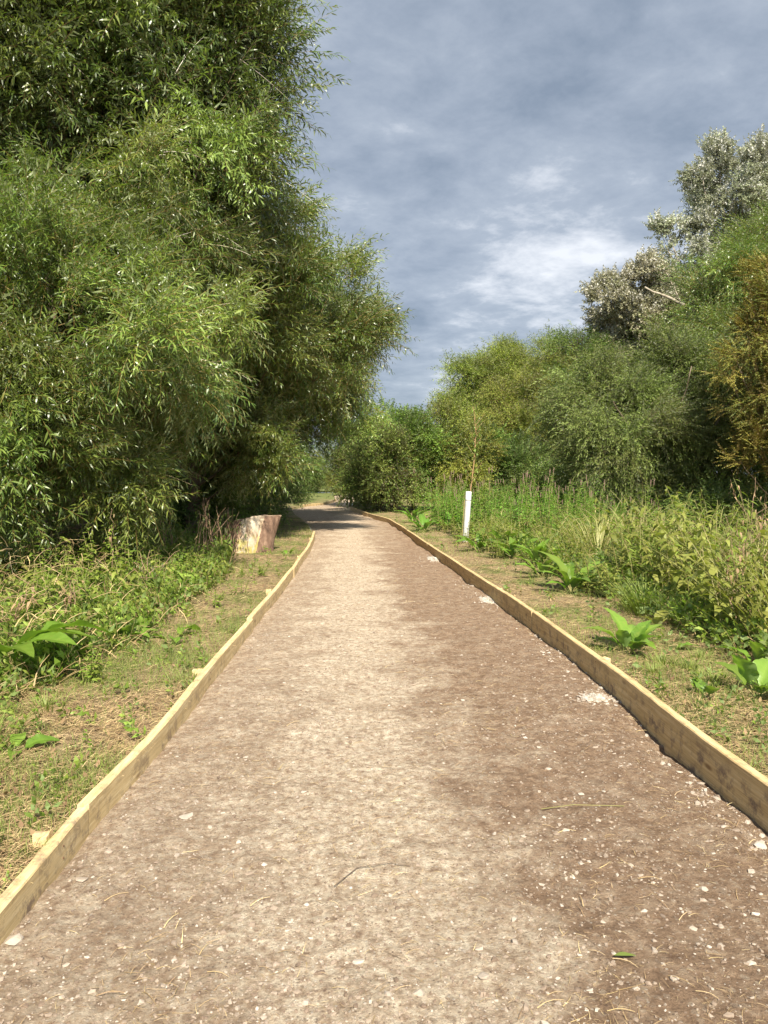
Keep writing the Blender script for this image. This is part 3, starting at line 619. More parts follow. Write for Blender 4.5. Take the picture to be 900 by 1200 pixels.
tree('hedge_shrub', (-1.6, 36.5), [(-1.1, 36.5, 2.4, 1.5, 2.4, 2.2)], SH_HEDGE, 1900, M_HEDGE, 'green shrub arching over the path bend beside the sunlit gap', 'shrub', .08, clumps=30, cr=.34, group=HG, scale=1.0, zmin=.5)
tree('hedge_shrub', (5.2, 33), [(5.0, 33, 1.7, 1.9, 1.6, 1.7)], SH_FLAT, 1800, M_GREEN, 'dark layered shrub under the rounded willow', 'shrub', .08, clumps=30, cr=.34, group=HG, scale=1.0, zmin=.2)
# right background trees
RG = 'trees right of the path'
tree('round_willow', (6.3, 43), [(5.0, 42.5, 5.4, 2.3, 2.4, 2.6), (7.0, 43.5, 6.3, 2.7, 2.6, 2.9), (9.2, 43, 5.5, 2.0, 2, 2.6), (5.6, 43, 2.6, 3.0, 2.4, 2.2)], SH_FAR, 11000, M_ROUND, 'rounded pale green willow standing alone left of the dark tree', 'willow', .22, scale=1.15, clumps=85, cr=.25, fill=.35, group=RG, hue_c=.7, loose=.2)
tree('olive_willow', (6.0, 36), [(6.3, 36, 3.7, 1.9, 1.8, 2.2), (7.9, 36.5, 4.9, 1.5, 1.7, 2.2)], SH_FAR, 4200, M_OLIVE, 'olive yellow willow in front of the rounded pale one', 'willow', .16, scale=1.05, clumps=50, cr=.27, fill=.35, group=RG, zmin=1.2, loose=.2)
tree('dark_tree', (9.2, 37), [(8.8, 36.6, 5.3, 1.6, 1.8, 2.8), (10.4, 37, 5.9, 2.2, 2.0, 3.0), (7.6, 36.4, 3.2, 1.6, 1.6, 2)], SH_FAR, 4600, M_GREEN, 'dark green tree between the rounded willow and the grey willow thicket', 'tree', .2, scale=1.05, clumps=60, cr=.27, fill=.35, group=RG, loose=.2)
tree('grey_willow', (8.6, 24.5), [(7.5, 24.3, 2.6, 2.0, 2.0, 2.3), (9.6, 24.6, 3.1, 2.3, 2.0, 2.8), (8.4, 25.5, 3.4, 2.2, 2.0, 2.5), (7.0, 23.2, 1.7, 1.3, 1.3, 1.3), (11.0, 25, 4.2, 2.0, 2, 2.2), (6.6, 25.5, 3.6, 1.3, 1.5, 1.3)], SH_HANG, 11000, M_CREEPW, 'wide grey green willow thicket with drooping shoots above the dark ditch', 'willow', .16, scale=.8, clumps=120, cr=.22, fill=.35, group=RG, loose=.25, hang=.03, bare=[((8.2, 23.6, 1.4), (6.6, 22.3, 3.6), .035, .012), ((8.6, 23.6, 1.6), (8.8, 22.2, 4.6), .035, .012), ((9.6, 23.8, 2), (10.6, 22.6, 4.4), .03, .012)], zmin=.55)
tree('green_willow', (14.6, 29.5), [(13.3, 29, 7.6, 2.2, 2.4, 2.5), (15.8, 29.5, 8.6, 3.4, 2.6, 3.2), (14.0, 29, 5.2, 3.0, 2.4, 3.0), (12.0, 28.5, 5.8, 1.8, 2, 1.8)], SH_HANG, 11000, M_WILLOW, 'tall fresh green willow at the right edge under the silver poplar', 'willow', .22, scale=.95, clumps=120, cr=.26, fill=.3, group=RG, hang=.03, hue_c=.8)
tree('silver_poplar', (18.2, 40), [(18.0, 40, 15.2, 2.6, 2.4, 3.4), (15.3, 39.6, 12.4, 2.1, 2.0, 2.0), (18.6, 40, 11.5, 2.8, 2.4, 3.0), (20.8, 40, 15.2, 2.4, 2.4, 3.3), (16.6, 39.6, 9.5, 2.4, 2, 2.4)], SH_ROUND, 12500, M_POPLAR, 'tallest silvery poplar at the right, whitish leaves and sky showing through', 'poplar', .3, scale=1.15, clumps=170, cr=.2, fill=.08, group=RG, bark=M_PALEBARK, loose=.3, shell=.82)
tree('leaning_poplar', (14.8, 37), [(11.3, 36.5, 9.3, 2.0, 1.8, 2.0), (13.3, 37, 9.4, 1.9, 1.8, 1.7), (12.3, 37, 7.6, 2.3, 1.8, 1.7), (14.3, 36.5, 7.2, 1.5, 1.5, 1.3)], SH_ROUND, 7500, M_POPLAR2, 'thin brownish silver poplar leaning left with a bare pale limb', 'poplar', .2, scale=1.05, clumps=120, cr=.2, fill=.06, group=RG, bark=M_PALEBARK, loose=.3, shell=.8,
     trunk_pts=[(15.2, 37.3, -.2), (15.6, 37.2, 3.5), (15.4, 36.8, 6.6), (14.6, 36.2, 8.4)], bare=[((15.3, 36.6, 6.6), (14.0, 33.2, 7.9), .15, .11), ((14.0, 33.2, 7.9), (11.0, 32.9, 9.4), .11, .035), ((12.6, 33.0, 8.65), (11.9, 32.9, 10.0), .045, .015)])
tree('thorn_tree', (10.6, 20.5), [(10.0, 20.2, 4.4, 1.4, 1.5, 1.7), (10.8, 20.4, 5.6, 1.6, 1.6, 1.7), (10.3, 20.0, 2.6, 1.6, 1.5, 1.6), (12.5, 21, 4.5, 1.6, 1.6, 3)], SH_FLAT, 6500, M_HAW, 'rusty orange thorn tree with layered sprays at the right edge', 'thorn tree', .13, scale=.75, clumps=110, cr=.22, fill=.3, group=RG, zmin=.9)
tree('backdrop_tree', (14, 47), [(13, 47, 4, 5, 2, 4)], SH_HANG, 1500, M_GREEN, 'dark tree behind the leaning poplar', 'tree', .2, scale=1.6, clumps=30, cr=.34, group=RG)
tree('dark_undergrowth_bush', (11.2, 24.8), [(11.5, 25, 1.7, 2.4, 1.6, 1.7)], SH_FAR, 1500, M_GREEN, 'shaded bush behind the ditch under the thorn tree', 'bush', .08, clumps=30, cr=.34, group=RG)

# low growth closing the view under the crowns
for (x, y, rx, h, lab, side) in ((-6.3, 16.0, 1.7, 1.5, 'low dark shrub under the front willow at the left', 'left'), (-8.8, 13.5, 2.0, 1.7, 'shaded low shrub at the left edge behind the nettles', 'left'), (-4.9, 18.6, 1.3, 1.3, 'low shaded shrub left of the stump and behind it', 'left'),
                           (7.2, 30, 2.0, 2.0, 'low green shrub between the hedge and the grey willow', 'right'), (10.5, 30.5, 2.3, 2.2, 'dark low shrub behind the grey willow', 'right'), (9.6, 21.6, 1.4, 1.0, 'low shaded shrub on the far bank of the ditch', 'right'), (13.6, 24, 1.8, 1.8, 'dark low shrub at the right edge behind the thorn tree', 'right')):
    tree('low_shrub', (x, y), [(x, y, h * .5, rx, 1.2, h * .55)], SH_HEDGE, 1100, M_GREEN, lab, 'shrub', .04, clumps=24, cr=.38, group='low shrubs under the trees on the ' + side, scale=.9, zmin=.05)

# ------------------------------------------------------------------ stump
def stump():
    root = empty('tree_stump', (-2.58, 14.2, 0)); tag(root, 'weathered willow stump beside the left board, its split front face bare and pale', 'tree stump')
    n, m = 44, 22; V = []; 
    for i in range(m):
        t = i / (m - 1)
        for j in range(n):
            a = 2 * math.pi * j / n; ca, sa = math.cos(a), math.sin(a)
            r = .36 + .10 * (1 - t) ** 3 + .05 * math.sin(3 * a + 1) + .05 * (vn(3 + 2 * ca, 5 + 2 * sa + t * 2) - .5) + .035 * (vn(9 + 7 * ca, 7 * sa + t * 2.5 + 20) - .5)
            r -= .13 * math.exp(-((a - 4.10) / .12) ** 2) * (.4 + .6 * t)      # split between the two pieces
            r -= .035 * math.exp(-((a - 5.35) / .1) ** 2)
            z = t * (.73 + .10 * ca - .03 * math.cos(2 * a) + .012 * math.sin(5 * a) + .05 * (vn(4 * ca + 30, 4 * sa + 8) - .5))
            V.append((r * ca * 1.12 + .20 * t * max(0, ca + .25) - .02 * t, r * sa * .85 + .10 * t * t, z - .06))
    T = []
    for i in range(m - 1):
        for j in range(n):
            a0, a1 = i * n + j, i * n + (j + 1) % n; T += [(a0, a1, a1 + n), (a0, a1 + n, a0 + n)]
    mt, nt, out = new_mat('stump_side'); v = objco(nt); sp = N(nt, 'ShaderNodeSeparateXYZ'); nt.links.new(v, sp.inputs[0])
    mp = N(nt, 'ShaderNodeMapping'); mp.inputs['Scale'].default_value = (1, 1, .3); nt.links.new(v, mp.inputs[0])
    bark = ramp(nt, noise(nt, 12, 8, .7, mp.outputs[0]), [(.3, (.06, .036, .025)), (.5, (.17, .10, .065)), (.7, (.33, .22, .15))])
    wood = ramp(nt, noise(nt, 7, 8, .7, mp.outputs[0], 1.2), [(.36, (.17, .09, .05)), (.46, (.40, .30, .20)), (.62, (.60, .52, .40))])
    lich = ramp(nt, noise(nt, 6, 5, .6, v), [(.45, (0, 0, 0)), (.55, (.8, .8, .8))])
    low = ramp(nt, sp.outputs[2], [(.25, (1, 1, 1)), (.5, (0, 0, 0))])
    wood = mixc(nt, mixc(nt, 1.0, lich, low, 'MULTIPLY'), wood, (.36, .31, .06))
    x = math_(nt, 'ADD', math_(nt, 'SUBTRACT', sp.outputs[0], math_(nt, 'MULTIPLY', sp.outputs[2], .22)), math_(nt, 'MULTIPLY', math_(nt, 'SUBTRACT', noise(nt, 9, 5, .7, v), .5), .1))
    f = math_(nt, 'MULTIPLY', math_(nt, 'LESS_THAN', math_(nt, 'ABSOLUTE', math_(nt, 'SUBTRACT', x, .04)), .19), math_(nt, 'LESS_THAN', sp.outputs[1], 0.0))
    col = mixc(nt, f, bark, wood); p = N(nt, 'ShaderNodeBsdfPrincipled'); p.inputs['Roughness'].default_value = .85; nt.links.new(col, p.inputs['Base Color'])
    b = N(nt, 'ShaderNodeBump'); b.inputs['Strength'].default_value = 1; b.inputs['Distance'].default_value = .03; nt.links.new(noise(nt, 16, 8, .7, mp.outputs[0]), b.inputs['Height']); nt.links.new(b.outputs[0], p.inputs['Normal'])
    nt.links.new(p.outputs[0], out.inputs[0])
    mesh_np('bark', V, T, mt, root, smooth=True)
    topv = [V[(m - 1) * n + j] for j in range(n)]; c = np.mean(topv, 0)
    V2 = []; 
    for r in (1, .66, .33):
        for q in topv: pt = c + (np.array(q) - c) * r; pt[2] += (R.uniform(-.02, .02) if r < 1 else 0) - .004; V2.append(pt)
    V2.append(c); T2 = []
    for i in range(2):
        for j in range(n): a0, a1 = i * n + j, i * n + (j + 1) % n; T2 += [(a0, a1, a1 + n), (a0, a1 + n, a0 + n)]
    T2 += [(2 * n + j, 2 * n + (j + 1) % n, 3 * n) for j in range(n)]
    mesh_np('cut_top', V2, T2, simple_mat('cut_wood', [(.3, (.20, .14, .10)), (.7, (.42, .32, .22))], 10, 8, .9, .8), root)
stump()

# ------------------------------------------------------------------ sapling and its guard
def sapling():
    root = empty('sapling', (1.76, 16.5, 0)); tag(root, 'thin young sapling with sparse leaves rising out of the white guard', 'sapling')
    P = np.array([(0, 0, 0), (.06, 0, .6), (.10, 0, 1.2), (.17, 0, 1.8), (.20, 0, 2.4), (.15, 0, 2.95)]); V, T = tube(P, [.014, .013, .011, .009, .006, .003], 6); b = Bag(); b.add(V, T)
    lf = Bag(); L = leaf_tpl(.085, .04, 2, .2, .3)
    for k in range(30):
        t = R.uniform(1.25, 2.9); p = np.array([np.interp(t, P[:, 2], P[:, 0]), 0, t]); a = R.uniform(0, 6.3); ln = R.uniform(.15, .5) * (1 - (t - 1.2) * .25)
        e = p + np.array([math.cos(a) * ln * .65, math.sin(a) * ln * .5, ln * .8]); V, T = limb(p, e, .005, .0015, 0, 4, 4); b.add(V, T)
        m = 7; s = R.uniform(.2, 1, m)[:, None]; lf.inst(L, frames(R.normal(0, 1, (m, 3)) + np.array([0, 0, -.3])), p * (1 - s) + e * s, R.uniform(.6, 1.1, m), R.uniform(.3, .9, m), R.uniform(.2, .8, m))
    b.obj('trunk', simple_mat('sapling_bark', [(.3, (.30, .17, .08)), (.7, (.45, .30, .16))], 9, 4, .6, 0), root); lf.obj('foliage', M_HEDGE, root)
    g = empty('tree_guard', (1.74, 16.47, 0)); g.rotation_euler = (0, rad(3.8), 0); tag(g, 'slim white plastic tree guard leaning slightly right beside the path', 'tree guard')
    a = np.linspace(0, 2 * math.pi, 24, endpoint=False); ro, ri = .062, .057; V = []; zs = [-.05, .3, .6, .9, 1.14]
    for r in (ro, ri):
        for z in zs:
            for t in a: V.append((r * math.cos(t) * (1 + .03 * math.sin(3 * t + z * 4)), r * math.sin(t), z))
    T = []; n = 24
    for s in range(2):
        for i in range(4):
            for j in range(n):
                q = [s * 5 * n + i * n + j, s * 5 * n + i * n + (j + 1) % n]; q = (q[0], q[1], q[1] + n, q[0] + n); q = q if s == 0 else q[::-1]; T += [(q[0], q[1], q[2]), (q[0], q[2], q[3])]
    for j in range(n): a0, a1 = 4 * n + j, 4 * n + (j + 1) % n; T += [(a0, a1, a1 + 5 * n), (a0, a1 + 5 * n, a0 + 5 * n)]
    mesh_np('tube', V, T, simple_mat('white_plastic', [(.35, (.46, .47, .45)), (.65, (.58, .59, .57))], 5, 4, .4, 0, spec=.5), g, smooth=True)
    for z in (.96, .14):
        t = np.linspace(0, 2 * math.pi, 20); V, T = tube(np.stack([.066 * np.cos(t), .066 * np.sin(t), z + .004 * np.sin(t)], -1), .004, 5); mesh_np('tie', V, T, simple_mat('dark_tie', [(0, (.06, .06, .06)), (1, (.1, .1, .1))], 5, 1, .5, 0), g)
    V, T = tube([(-.078, .02, -.1), (-.078, .02, .95)], .013, 6); mesh_np('stake', V, T, M_STEM, g)
sapling()

# ------------------------------------------------------------------ herbs
def dock_leaf(L, W, droop, wave, twist=0.0, nx=24, ny=7, petiole=.25):
    V = []; T = []; ph = R.uniform(0, 6)
    for i in range(nx + 1):
        t = i / nx; w = W * .5 * (math.sin(math.pi * min(1, t * 1.02)) ** .6) * (1.15 - .45 * t); w = max(w, .002)
        for j in range(ny):
            u = (j / (ny - 1)) * 2 - 1
            z = .35 * L * t - droop * L * t * t + abs(u) * w * .28 + wave * .45 * w * math.sin(t * 17 + ph + 2 * u) * abs(u) ** 1.5 + .006 * L * math.cos(t * 55 - abs(u) * 6)
            V.append((t * L, u * w + twist * L * t * t, z))
    for i in range(nx):
        for j in range(ny - 1):
            a = i * ny + j; T += [(a, a + ny, a + ny + 1), (a, a + ny + 1, a + 1)]
    t_ = np.array([.62 if j == ny // 2 else .35 + .15 * R.rand() for i in range(nx + 1) for j in range(ny)])
    return np.array(V), np.array(T), t_
def rosette(n, L, W, up=.7, seed=None, mat=None, name='dock_plant', az=None, separate=False):
    root = empty(name); pts = Bag(); st = Bag()
    for k in range(n):
        a = (az[k] if az else k * 2 * math.pi / n + R.uniform(-.35, .35)); l = L * R.uniform(.65, 1.1); pl = l * R.uniform(.25, .45)
        el = up * R.uniform(.6, 1.25); d = np.array([math.cos(a) * math.cos(el), math.sin(a) * math.cos(el), math.sin(el)])
        V, T = tube([(0, 0, -.02), d * pl * .5, d * pl], [.008, .006, .005], 5); st.add(V, T)
        tpl = dock_leaf(l, W * l / L, R.uniform(.45, .85), R.uniform(.15, .35), R.uniform(-.15, .15))
        M = roll(frames(d[None]), np.array([R.uniform(-.35, .35)]))
        pts.inst(tpl, M, (d * pl)[None], np.ones(1), np.array([R.uniform(-.15, .25)]), np.array([R.uniform(.3, .8)]))
    st.obj('stem', M_STEM, root); pts.obj('leaves', mat or M_DOCK, root, True)
    return root
def herb(h, n, leaf, name, mat, kind='spiral', top=None, lean=.15, nst=1, sag=.1, wilt=0.0, base_gap=.12):
    """upright stems with leaves; top=(len, r) gives a flower / seed spike"""
    root = empty(name); st = Bag(); lf = Bag(); sp = Bag()
    for s in range(nst):
        a = R.uniform(0, 6.3); off = np.array([math.cos(a), math.sin(a), 0]) * (.0 if nst == 1 else R.uniform(.02, .16)); hh = h * R.uniform(.75, 1.1)
        ld = np.array([math.cos(a), math.sin(a), 0]) * lean * hh * R.uniform(.4, 1.3)
        t = np.linspace(0, 1, 7)[:, None]; P = off + ld * t ** 2 + np.array([0, 0, 1]) * hh * (t - sag * t ** 3); V, T = tube(P, np.linspace(.006, .0022, 7), 4); st.add(V, T)
        m = n; tt = np.linspace(base_gap, .98, m); Q = off + ld * tt[:, None] ** 2 + np.array([0, 0, 1]) * hh * (tt - sag * tt ** 3)[:, None]
        ph = (np.arange(m) // 2) * 1.57 + (np.arange(m) % 2) * math.pi if kind == 'pairs' else np.arange(m) * 2.4
        ph = ph + R.uniform(-.3, .3, m); up = R.uniform(-.1, .55, m) - wilt
        D = np.stack([np.cos(ph), np.sin(ph), up], -1); scl = (1.05 - .6 * tt ** 2) * R.uniform(.75, 1.15, m)
        lf.inst(leaf, roll(frames(D), R.uniform(-.4, .4, m)), Q, scl, R.uniform(.2, .85, m), np.full(m, R.uniform(.2, .8)))
        if top:
            e = P[-1]; V, T = tube([e - np.array([0, 0, .02]), e + np.array([0, 0, top[0] * .5]), e + np.array([ld[0] * .1, ld[1] * .1, top[0]])], [top[1] * .7, top[1], top[1] * .2], 5); sp = Bag(); sp.add(V, T)
            m2 = 20; z = R.uniform(0, top[0], m2); q = e + np.stack([R.normal(0, top[1], m2), R.normal(0, top[1], m2), z], -1); sp.inst(STONES[0], rz_frames(m2), q, np.full(m2, top[1] * .75)); sp.obj('flower_spike', M_SPIKE, root)
    st.obj('stem', M_STEM, root); lf.obj('leaves', mat, root)
    return root
def place(root, x, y, rz, sc, label, cat, group, z=None, tilt=0.0):
    root.location = (x, y, (float(ground_z(x, y)) if z is None else z) - .01); root.rotation_euler = (R.uniform(-tilt, tilt), R.uniform(-tilt, tilt), rz); root.scale = (sc,) * 3
    return tag(root, label, cat, group)
def scatter(protos, pts, label, cat, group, smin=.75, smax=1.2, tilt=.08):
    used = set()
    for i, (x, y) in enumerate(pts):
        k = i % len(protos); r = protos[k] if k not in used else copy_tree(protos[k]); used.add(k)
        g = 1.0
        if x < -1.9 and y > 5.5: g = np.clip(.55 + .5 * (edgeL(y) - x), .5, 1.35) * (.7 + .7 * float(fbm(x * 1.1 + 60, y * 1.1, 3)))
        place(r, x, y, R.uniform(0, 6.28), R.uniform(smin, smax) * g, label, cat, group, tilt=tilt)
def poisson(n, fx, fy, ok, dmin):
    P = []; tries = 0
    while len(P) < n and tries < n * 60:
        tries += 1; x = R.uniform(*fx); y = R.uniform(*fy)
        if ok(x, y) and all((x - a) ** 2 + (y - b) ** 2 > dmin ** 2 for a, b in P[-200:]): P.append((x, y))
    return P
vis = lambda x, y, m=.6: abs(x) < .5 * y + m
nl = leaf_tpl(.11, .055, 3, .35, .25, .35); ll = leaf_tpl(.13, .026, 3, .3, .3, .4); cl = leaf_tpl(.24, .085, 4, .45, .25, .4); sl = leaf_tpl(.07, .035, 2, .2, .25, .45)
# left bank
edgeL = lambda y: np.interp(y, [4.5, 6.6, 9.9, 14, 18], [-2.35, -2.05, -2.1, -2.75, -3.1])
pN = [herb(R.uniform(.5, .75), 20, nl, 'nettle', M_NETTLE, 'pairs', nst=3, lean=.15) for _ in range(7)]
scatter(pN, poisson(110, (-6.5, -2.1), (6.6, 13), lambda x, y: x < edgeL(y) - .1 and vis(x, y), .2), 'leafy green nettle standing in the left bank below the front willow', 'nettle', 'nettles on the left bank', .65, 1.15)
pC = [herb(R.uniform(.45, .7), 12, cl, 'bank_herb', M_WEED, 'spiral', nst=3, lean=.3, sag=.2, wilt=.35) for _ in range(5)]
scatter(pC, poisson(75, (-6.0, -2.1), (6.2, 12), lambda x, y: x < edgeL(y) and vis(x, y), .35), 'drooping broad leaved herb with yellowing leaves on the left bank', 'herb', 'drooping herbs on the left bank', .5, 1.0)
pS = [herb(R.uniform(.3, .45), 26, sl, 'small_weed', M_NETTLE, 'pairs', nst=5, lean=.5) for _ in range(4)]
scatter(pS, poisson(46, (-4, -1.5), (4.8, 14.5), lambda x, y: x < edgeL(y) + .55 and x > edgeL(y) - .5, .22), 'low small leaved weed at the front edge of the left bank', 'weed', 'low weeds on the left verge', .35, .8)
# docks, left
r = rosette(7, .56, .27, .5, az=[.1, .7, 5.4, 2.2, 3.3, 6.0, 4.6]); place(r, -2.62, 5.15, 0.1, 1, 'large dock plant with huge bright green leaves at the left edge of the photo', 'dock plant', 'dock plants', z=.26)
def rings(specs):
    for (n, L, W, up, x, y, lab, mat) in specs:
        place(rosette(n, L, W, up, mat=mat), x, y, R.uniform(0, 6), 1, lab, 'dock plant', 'dock plants')
rings([(6, .26, .13, .6, -2.16, 6.45, 'bright green dock plant on the left bank, right of the huge leaved one', M_DOCK),
       (3, .24, .15, .35, -1.82, 6.55, 'flat three leaved dock nearest the left board, above the white topped peg', M_DOCK),
       (5, .24, .12, .6, -2.5, 6.9, 'dock plant half hidden in nettles on the left bank', M_DOCK),
       (4, .16, .09, .6, -1.9, 3.9, 'single small dock seedling among straw at the lower left', M_DOCK),
       (4, .2, .08, .9, -1.68, 13.4, 'little dock sprouting between the stump and the left board', M_DOCK),
       (11, .32, .16, .9, 1.98, 6.15, 'bright dock clump leaning on the nearest right board, halfway along it', M_DOCK),
       (2, .24, .13, .35, 2.35, 6.3, 'low dock with one broad leaf spread right of the bright clump', M_DOCK),
       (13, .46, .17, .95, 2.3, 9.4, 'big upright dock clump in the middle of the right verge', M_DOCK),
       (8, .38, .14, .8, 2.2, 10.6, 'dock clump just behind the big upright one', M_DOCK),
       (2, .17, .09, .9, 2.08, 4.9, 'tiny two leaved dock growing from a dark hollow at the right', M_DOCK),
       (5, .30, .20, .9, 2.42, 4.95, 'dock with broad rounded leaves cut by the right edge of the photo', M_DOCK),
       (3, .34, .14, .9, 2.75, 5.6, 'dock with one long leaf near the right edge, behind the rounded one', M_DOCK),
       (3, .22, .15, .9, 2.55, 7.1, 'pale notched dock leaf standing in front of the tall right herbs', M_WEED),
       (13, .50, .17, .8, .98, 19.2, 'dark glossy dock clump left of the white tree guard', M_HERBG),
       (9, .48, .17, .9, .85, 22.5, 'dock clump beside the fifth right board', M_HERBG),
       (12, .42, .15, .8, 1.75, 14.3, 'dock clump just right of the white tree guard foot', M_DOCK),
       (13, .42, .15, .9, 2.2, 14.0, 'yellow green dock clump, second to the right of the tree guard', M_DOCK),
       (12, .45, .15, .9, 2.2, 13.0, 'dock clump third to the right of the tree guard', M_DOCK),
       (12, .48, .16, .9, 1.7, 20.0, 'dock clump behind the tree guard', M_HERBG),
       (9, .42, .15, .9, 2.35, 11.7, 'dock clump at the foot of the tangled right herbs', M_DOCK),
       (7, .45, .16, .9, 2.5, 17.5, 'dock clump between the tree guard and the willowherb', M_HERBG)])
# right: willowherb stand, tangled tall herbs, mixed verge
pW = [herb(R.uniform(1.2, 1.5), 44, leaf_tpl(.15, .04, 2, .3, .3, .4), 'willowherb', M_HERBG, 'spiral', top=((.12, .009) if k_ % 2 else None), nst=4, lean=.16) for k_ in range(6)]
scatter(pW, poisson(110, (1.2, 7.0), (16.5, 26.5), lambda x, y: x > xr(y) + 1.0 - .06 * (y - 16) and (x < 6.3 or y > 22), .3), 'tall green willowherb in the dense stand behind the tree guard', 'willowherb', 'willowherb stand right of the path', .75, 1.12)
pT = [herb(R.uniform(1.2, 1.5), 18, cl, 'tall_herb', M_WEED, 'spiral', nst=3, lean=.3, sag=.12, wilt=.3, base_gap=.25) for _ in range(4)] + [herb(R.uniform(1.2, 1.5), 34, leaf_tpl(.19, .03, 4, .5, .25), 'tall_herb', M_NETTLE, 'spiral', nst=4, lean=.3, sag=.1, wilt=.1, base_gap=.1) for _ in range(3)]
scatter(pT, poisson(80, (2.9, 6.6), (6.0, 11), lambda x, y: x > 2.55 + .1 * abs(y - 8) + .2 * (y - 8) * (y > 8) and x < .5 * y + .5, .24), 'tall tangled herb with pale drooping leaves at the right edge', 'tall herb', 'tall herbs at the right edge', .65, 1.05, .15)
pM = [herb(R.uniform(.5, .8), 30, ll, 'verge_herb', M_WEED, 'spiral', nst=6, lean=.4, sag=.15) for _ in range(5)]
scatter(pM, poisson(115, (1.6, 6.6), (8.5, 19), lambda x, y: x > xr(y) + .85 + .07 * max(0, 13 - y) and vis(x, y), .32), 'narrow leaved verge herb growing between the docks and the ditch', 'herb', 'narrow leaved herbs on the right verge', .6, 1.1, .15)
# leafy sprout standing above the tall herbs
V_ = herb(1.25, 30, leaf_tpl(.09, .045, 3, .2, .25), 'leafy_sprout', M_NETTLE, 'spiral', nst=3, lean=.25, base_gap=.45)
place(V_, 3.75, 8.9, 1.2, 1.15, 'bright leafy sprout standing up in front of the dark ditch', 'sprout', None)
# grass tussocks
def tussock(n, h, spread, mat, name='grass_tussock', w=.006):
    root = empty(name); b = Bag(); tp = []
    for k in range(5):
        V = []; T = []; s = 6; c = R.uniform(.4, 1.1)
        for i in range(s + 1):
            t = i / s; ww = w * (1 - t ** 2) / 2 + .0004; V += [(c * t * t * .7, -ww, t * (1 - .35 * c * t * t)), (c * t * t * .7, ww, t * (1 - .35 * c * t * t))]
        for i in range(s): a = 2 * i; T += [(a, a + 1, a + 3), (a, a + 3, a + 2)]
        V = np.array(V); V[:, 1] /= h; tp.append((V, np.array(T), np.zeros(len(V))))
    for k in range(5):
        m = n // 5; a = R.uniform(0, 6.3, m); r = R.uniform(0, spread, m) ; M = np.stack([np.stack([np.cos(a), np.sin(a), a * 0], -1), np.stack([-np.sin(a), np.cos(a), a * 0], -1), norm(np.stack([np.cos(a) * r * 2.5, np.sin(a) * r * 2.5, a * 0 + 1], -1))], 2)
        dt = np.where(R.rand(m) < .22, .5, 0) + R.uniform(.1, .6, m)
        b.inst(tp[k], M, np.stack([np.cos(a) * r, np.sin(a) * r, a * 0], -1), h * R.uniform(.5, 1.1, m), dt, R.uniform(.2, .8, m))
    b.obj('blades', mat, root); return root
pG = [tussock(240, .42, .2, M_GRASS) for _ in range(3)]
scatter(pG, [(2.7, 7.9), (3.0, 8.5), (2.9, 7.3), (3.2, 9.6), (3.3, 8.9)], 'arching dark grass tussock on the right verge between the docks and the tall herbs', 'grass tussock', 'arching tussocks on the right verge', .7, 1.15)
pG2 = [tussock(160, .17, .2, M_GRASS) for _ in range(3)]
scatter(pG2, [(-1.95, 3.65), (-2.15, 4.05), (-2.3, 4.4), (-2.05, 4.6), (-2.0, 3.3), (-2.4, 4.9)], 'thin grass tuft at the lower left edge of the photo', 'grass tuft', 'grass tufts at the lower left', .7, 1.1)
scatter([copy_tree(q) for q in pG2], [(2.25, 5.6), (2.45, 5.9), (2.1, 5.75), (2.3, 5.3), (1.95, 5.5)], 'short bright grass tuft beside the nearest right board', 'grass tuft', 'grass tufts by the right board', .55, .8)
M_REED = leaf_mat('reed_blade', (.17, .19, .05), (.30, .30, .09), (.46, .41, .17), (.36, .35, .14), (.42, .32, .16), .3, .5, .3)
pR = [tussock(90, 1.25, .3, M_REED, 'reed_clump', .016) for _ in range(3)]
scatter(pR, [(3.6, 7.5), (4.0, 8.3), (3.35, 6.3), (4.4, 9.0), (3.5, 8.7), (4.1, 7.6), (3.9, 10.0), (4.6, 10.6), (3.4, 12.2), (4.2, 13.0)], 'clump of yellowing reed blades among the tall herbs at the right edge', 'reed clump', 'reed clumps at the right edge', .7, 1.1)
# dead stems
def dead(x, y, n, h, label, red=False, spread=.3):
    root = empty('dead_stems', (x, y, float(ground_z(x, y)))); b = Bag(); m_ = Bag()
    for k in range(n):
        a = R.uniform(0, 6.3); e = np.array([math.cos(a) * spread * R.rand(), math.sin(a) * spread * R.rand(), h * R.uniform(.6, 1.1)]); s = np.array([R.normal(0, .12), R.normal(0, .12), -.02])
        V, T = limb(s, e, .006, .002, .15, 7, 4, .1); b.add(V, T)
        q = 8; t = R.uniform(.4, 1, q)[:, None]; m_.inst(leaf_tpl(.09, .03, 2, .6, .6), frames(R.normal(0, 1, (q, 3)) + np.array([0, 0, -.8])), s * (1 - t) + e * t + R.normal(0, .03, (q, 3)), R.uniform(.5, 1.1, q), R.uniform(0, .4, q), np.full(q, .2))
    b.obj('stem', simple_mat('dead_stem', [(.3, (.20, .12, .08)), (.7, (.38, .26, .17))], 8, 3, .8, 0), root)
    m_.obj('leaves', M_BRONZE if red else M_STRAW, root); return tag(root, label, 'dead stems', 'dead plant stems')
dead(-3.0, 12.9, 14, 1.0, 'reddish brown dead stems left of the stump', True, .5)
dead(-3.4, 12.2, 10, .9, 'tangle of dead stems further left of the stump', True, .5)
dead(-2.7, 13.6, 9, .75, 'wiry dead stems curling against the stump', True, .45)
dead(-2.9, 13.9, 26, .8, 'dense reddish brown brush heaped against the left side of the stump', True, .5)
dead(-2.7, 8.6, 12, .5, 'low brown dead stems lying over the left bank beside the board gap', True, .6)
dead(-3.2, 6.2, 14, .4, 'pale dry stalks lying around the huge leaved dock', False, .7)
dead(-3.3, 9.4, 1, 1.05, 'single tall brown dead stalk rising from the left bank', False, .05)
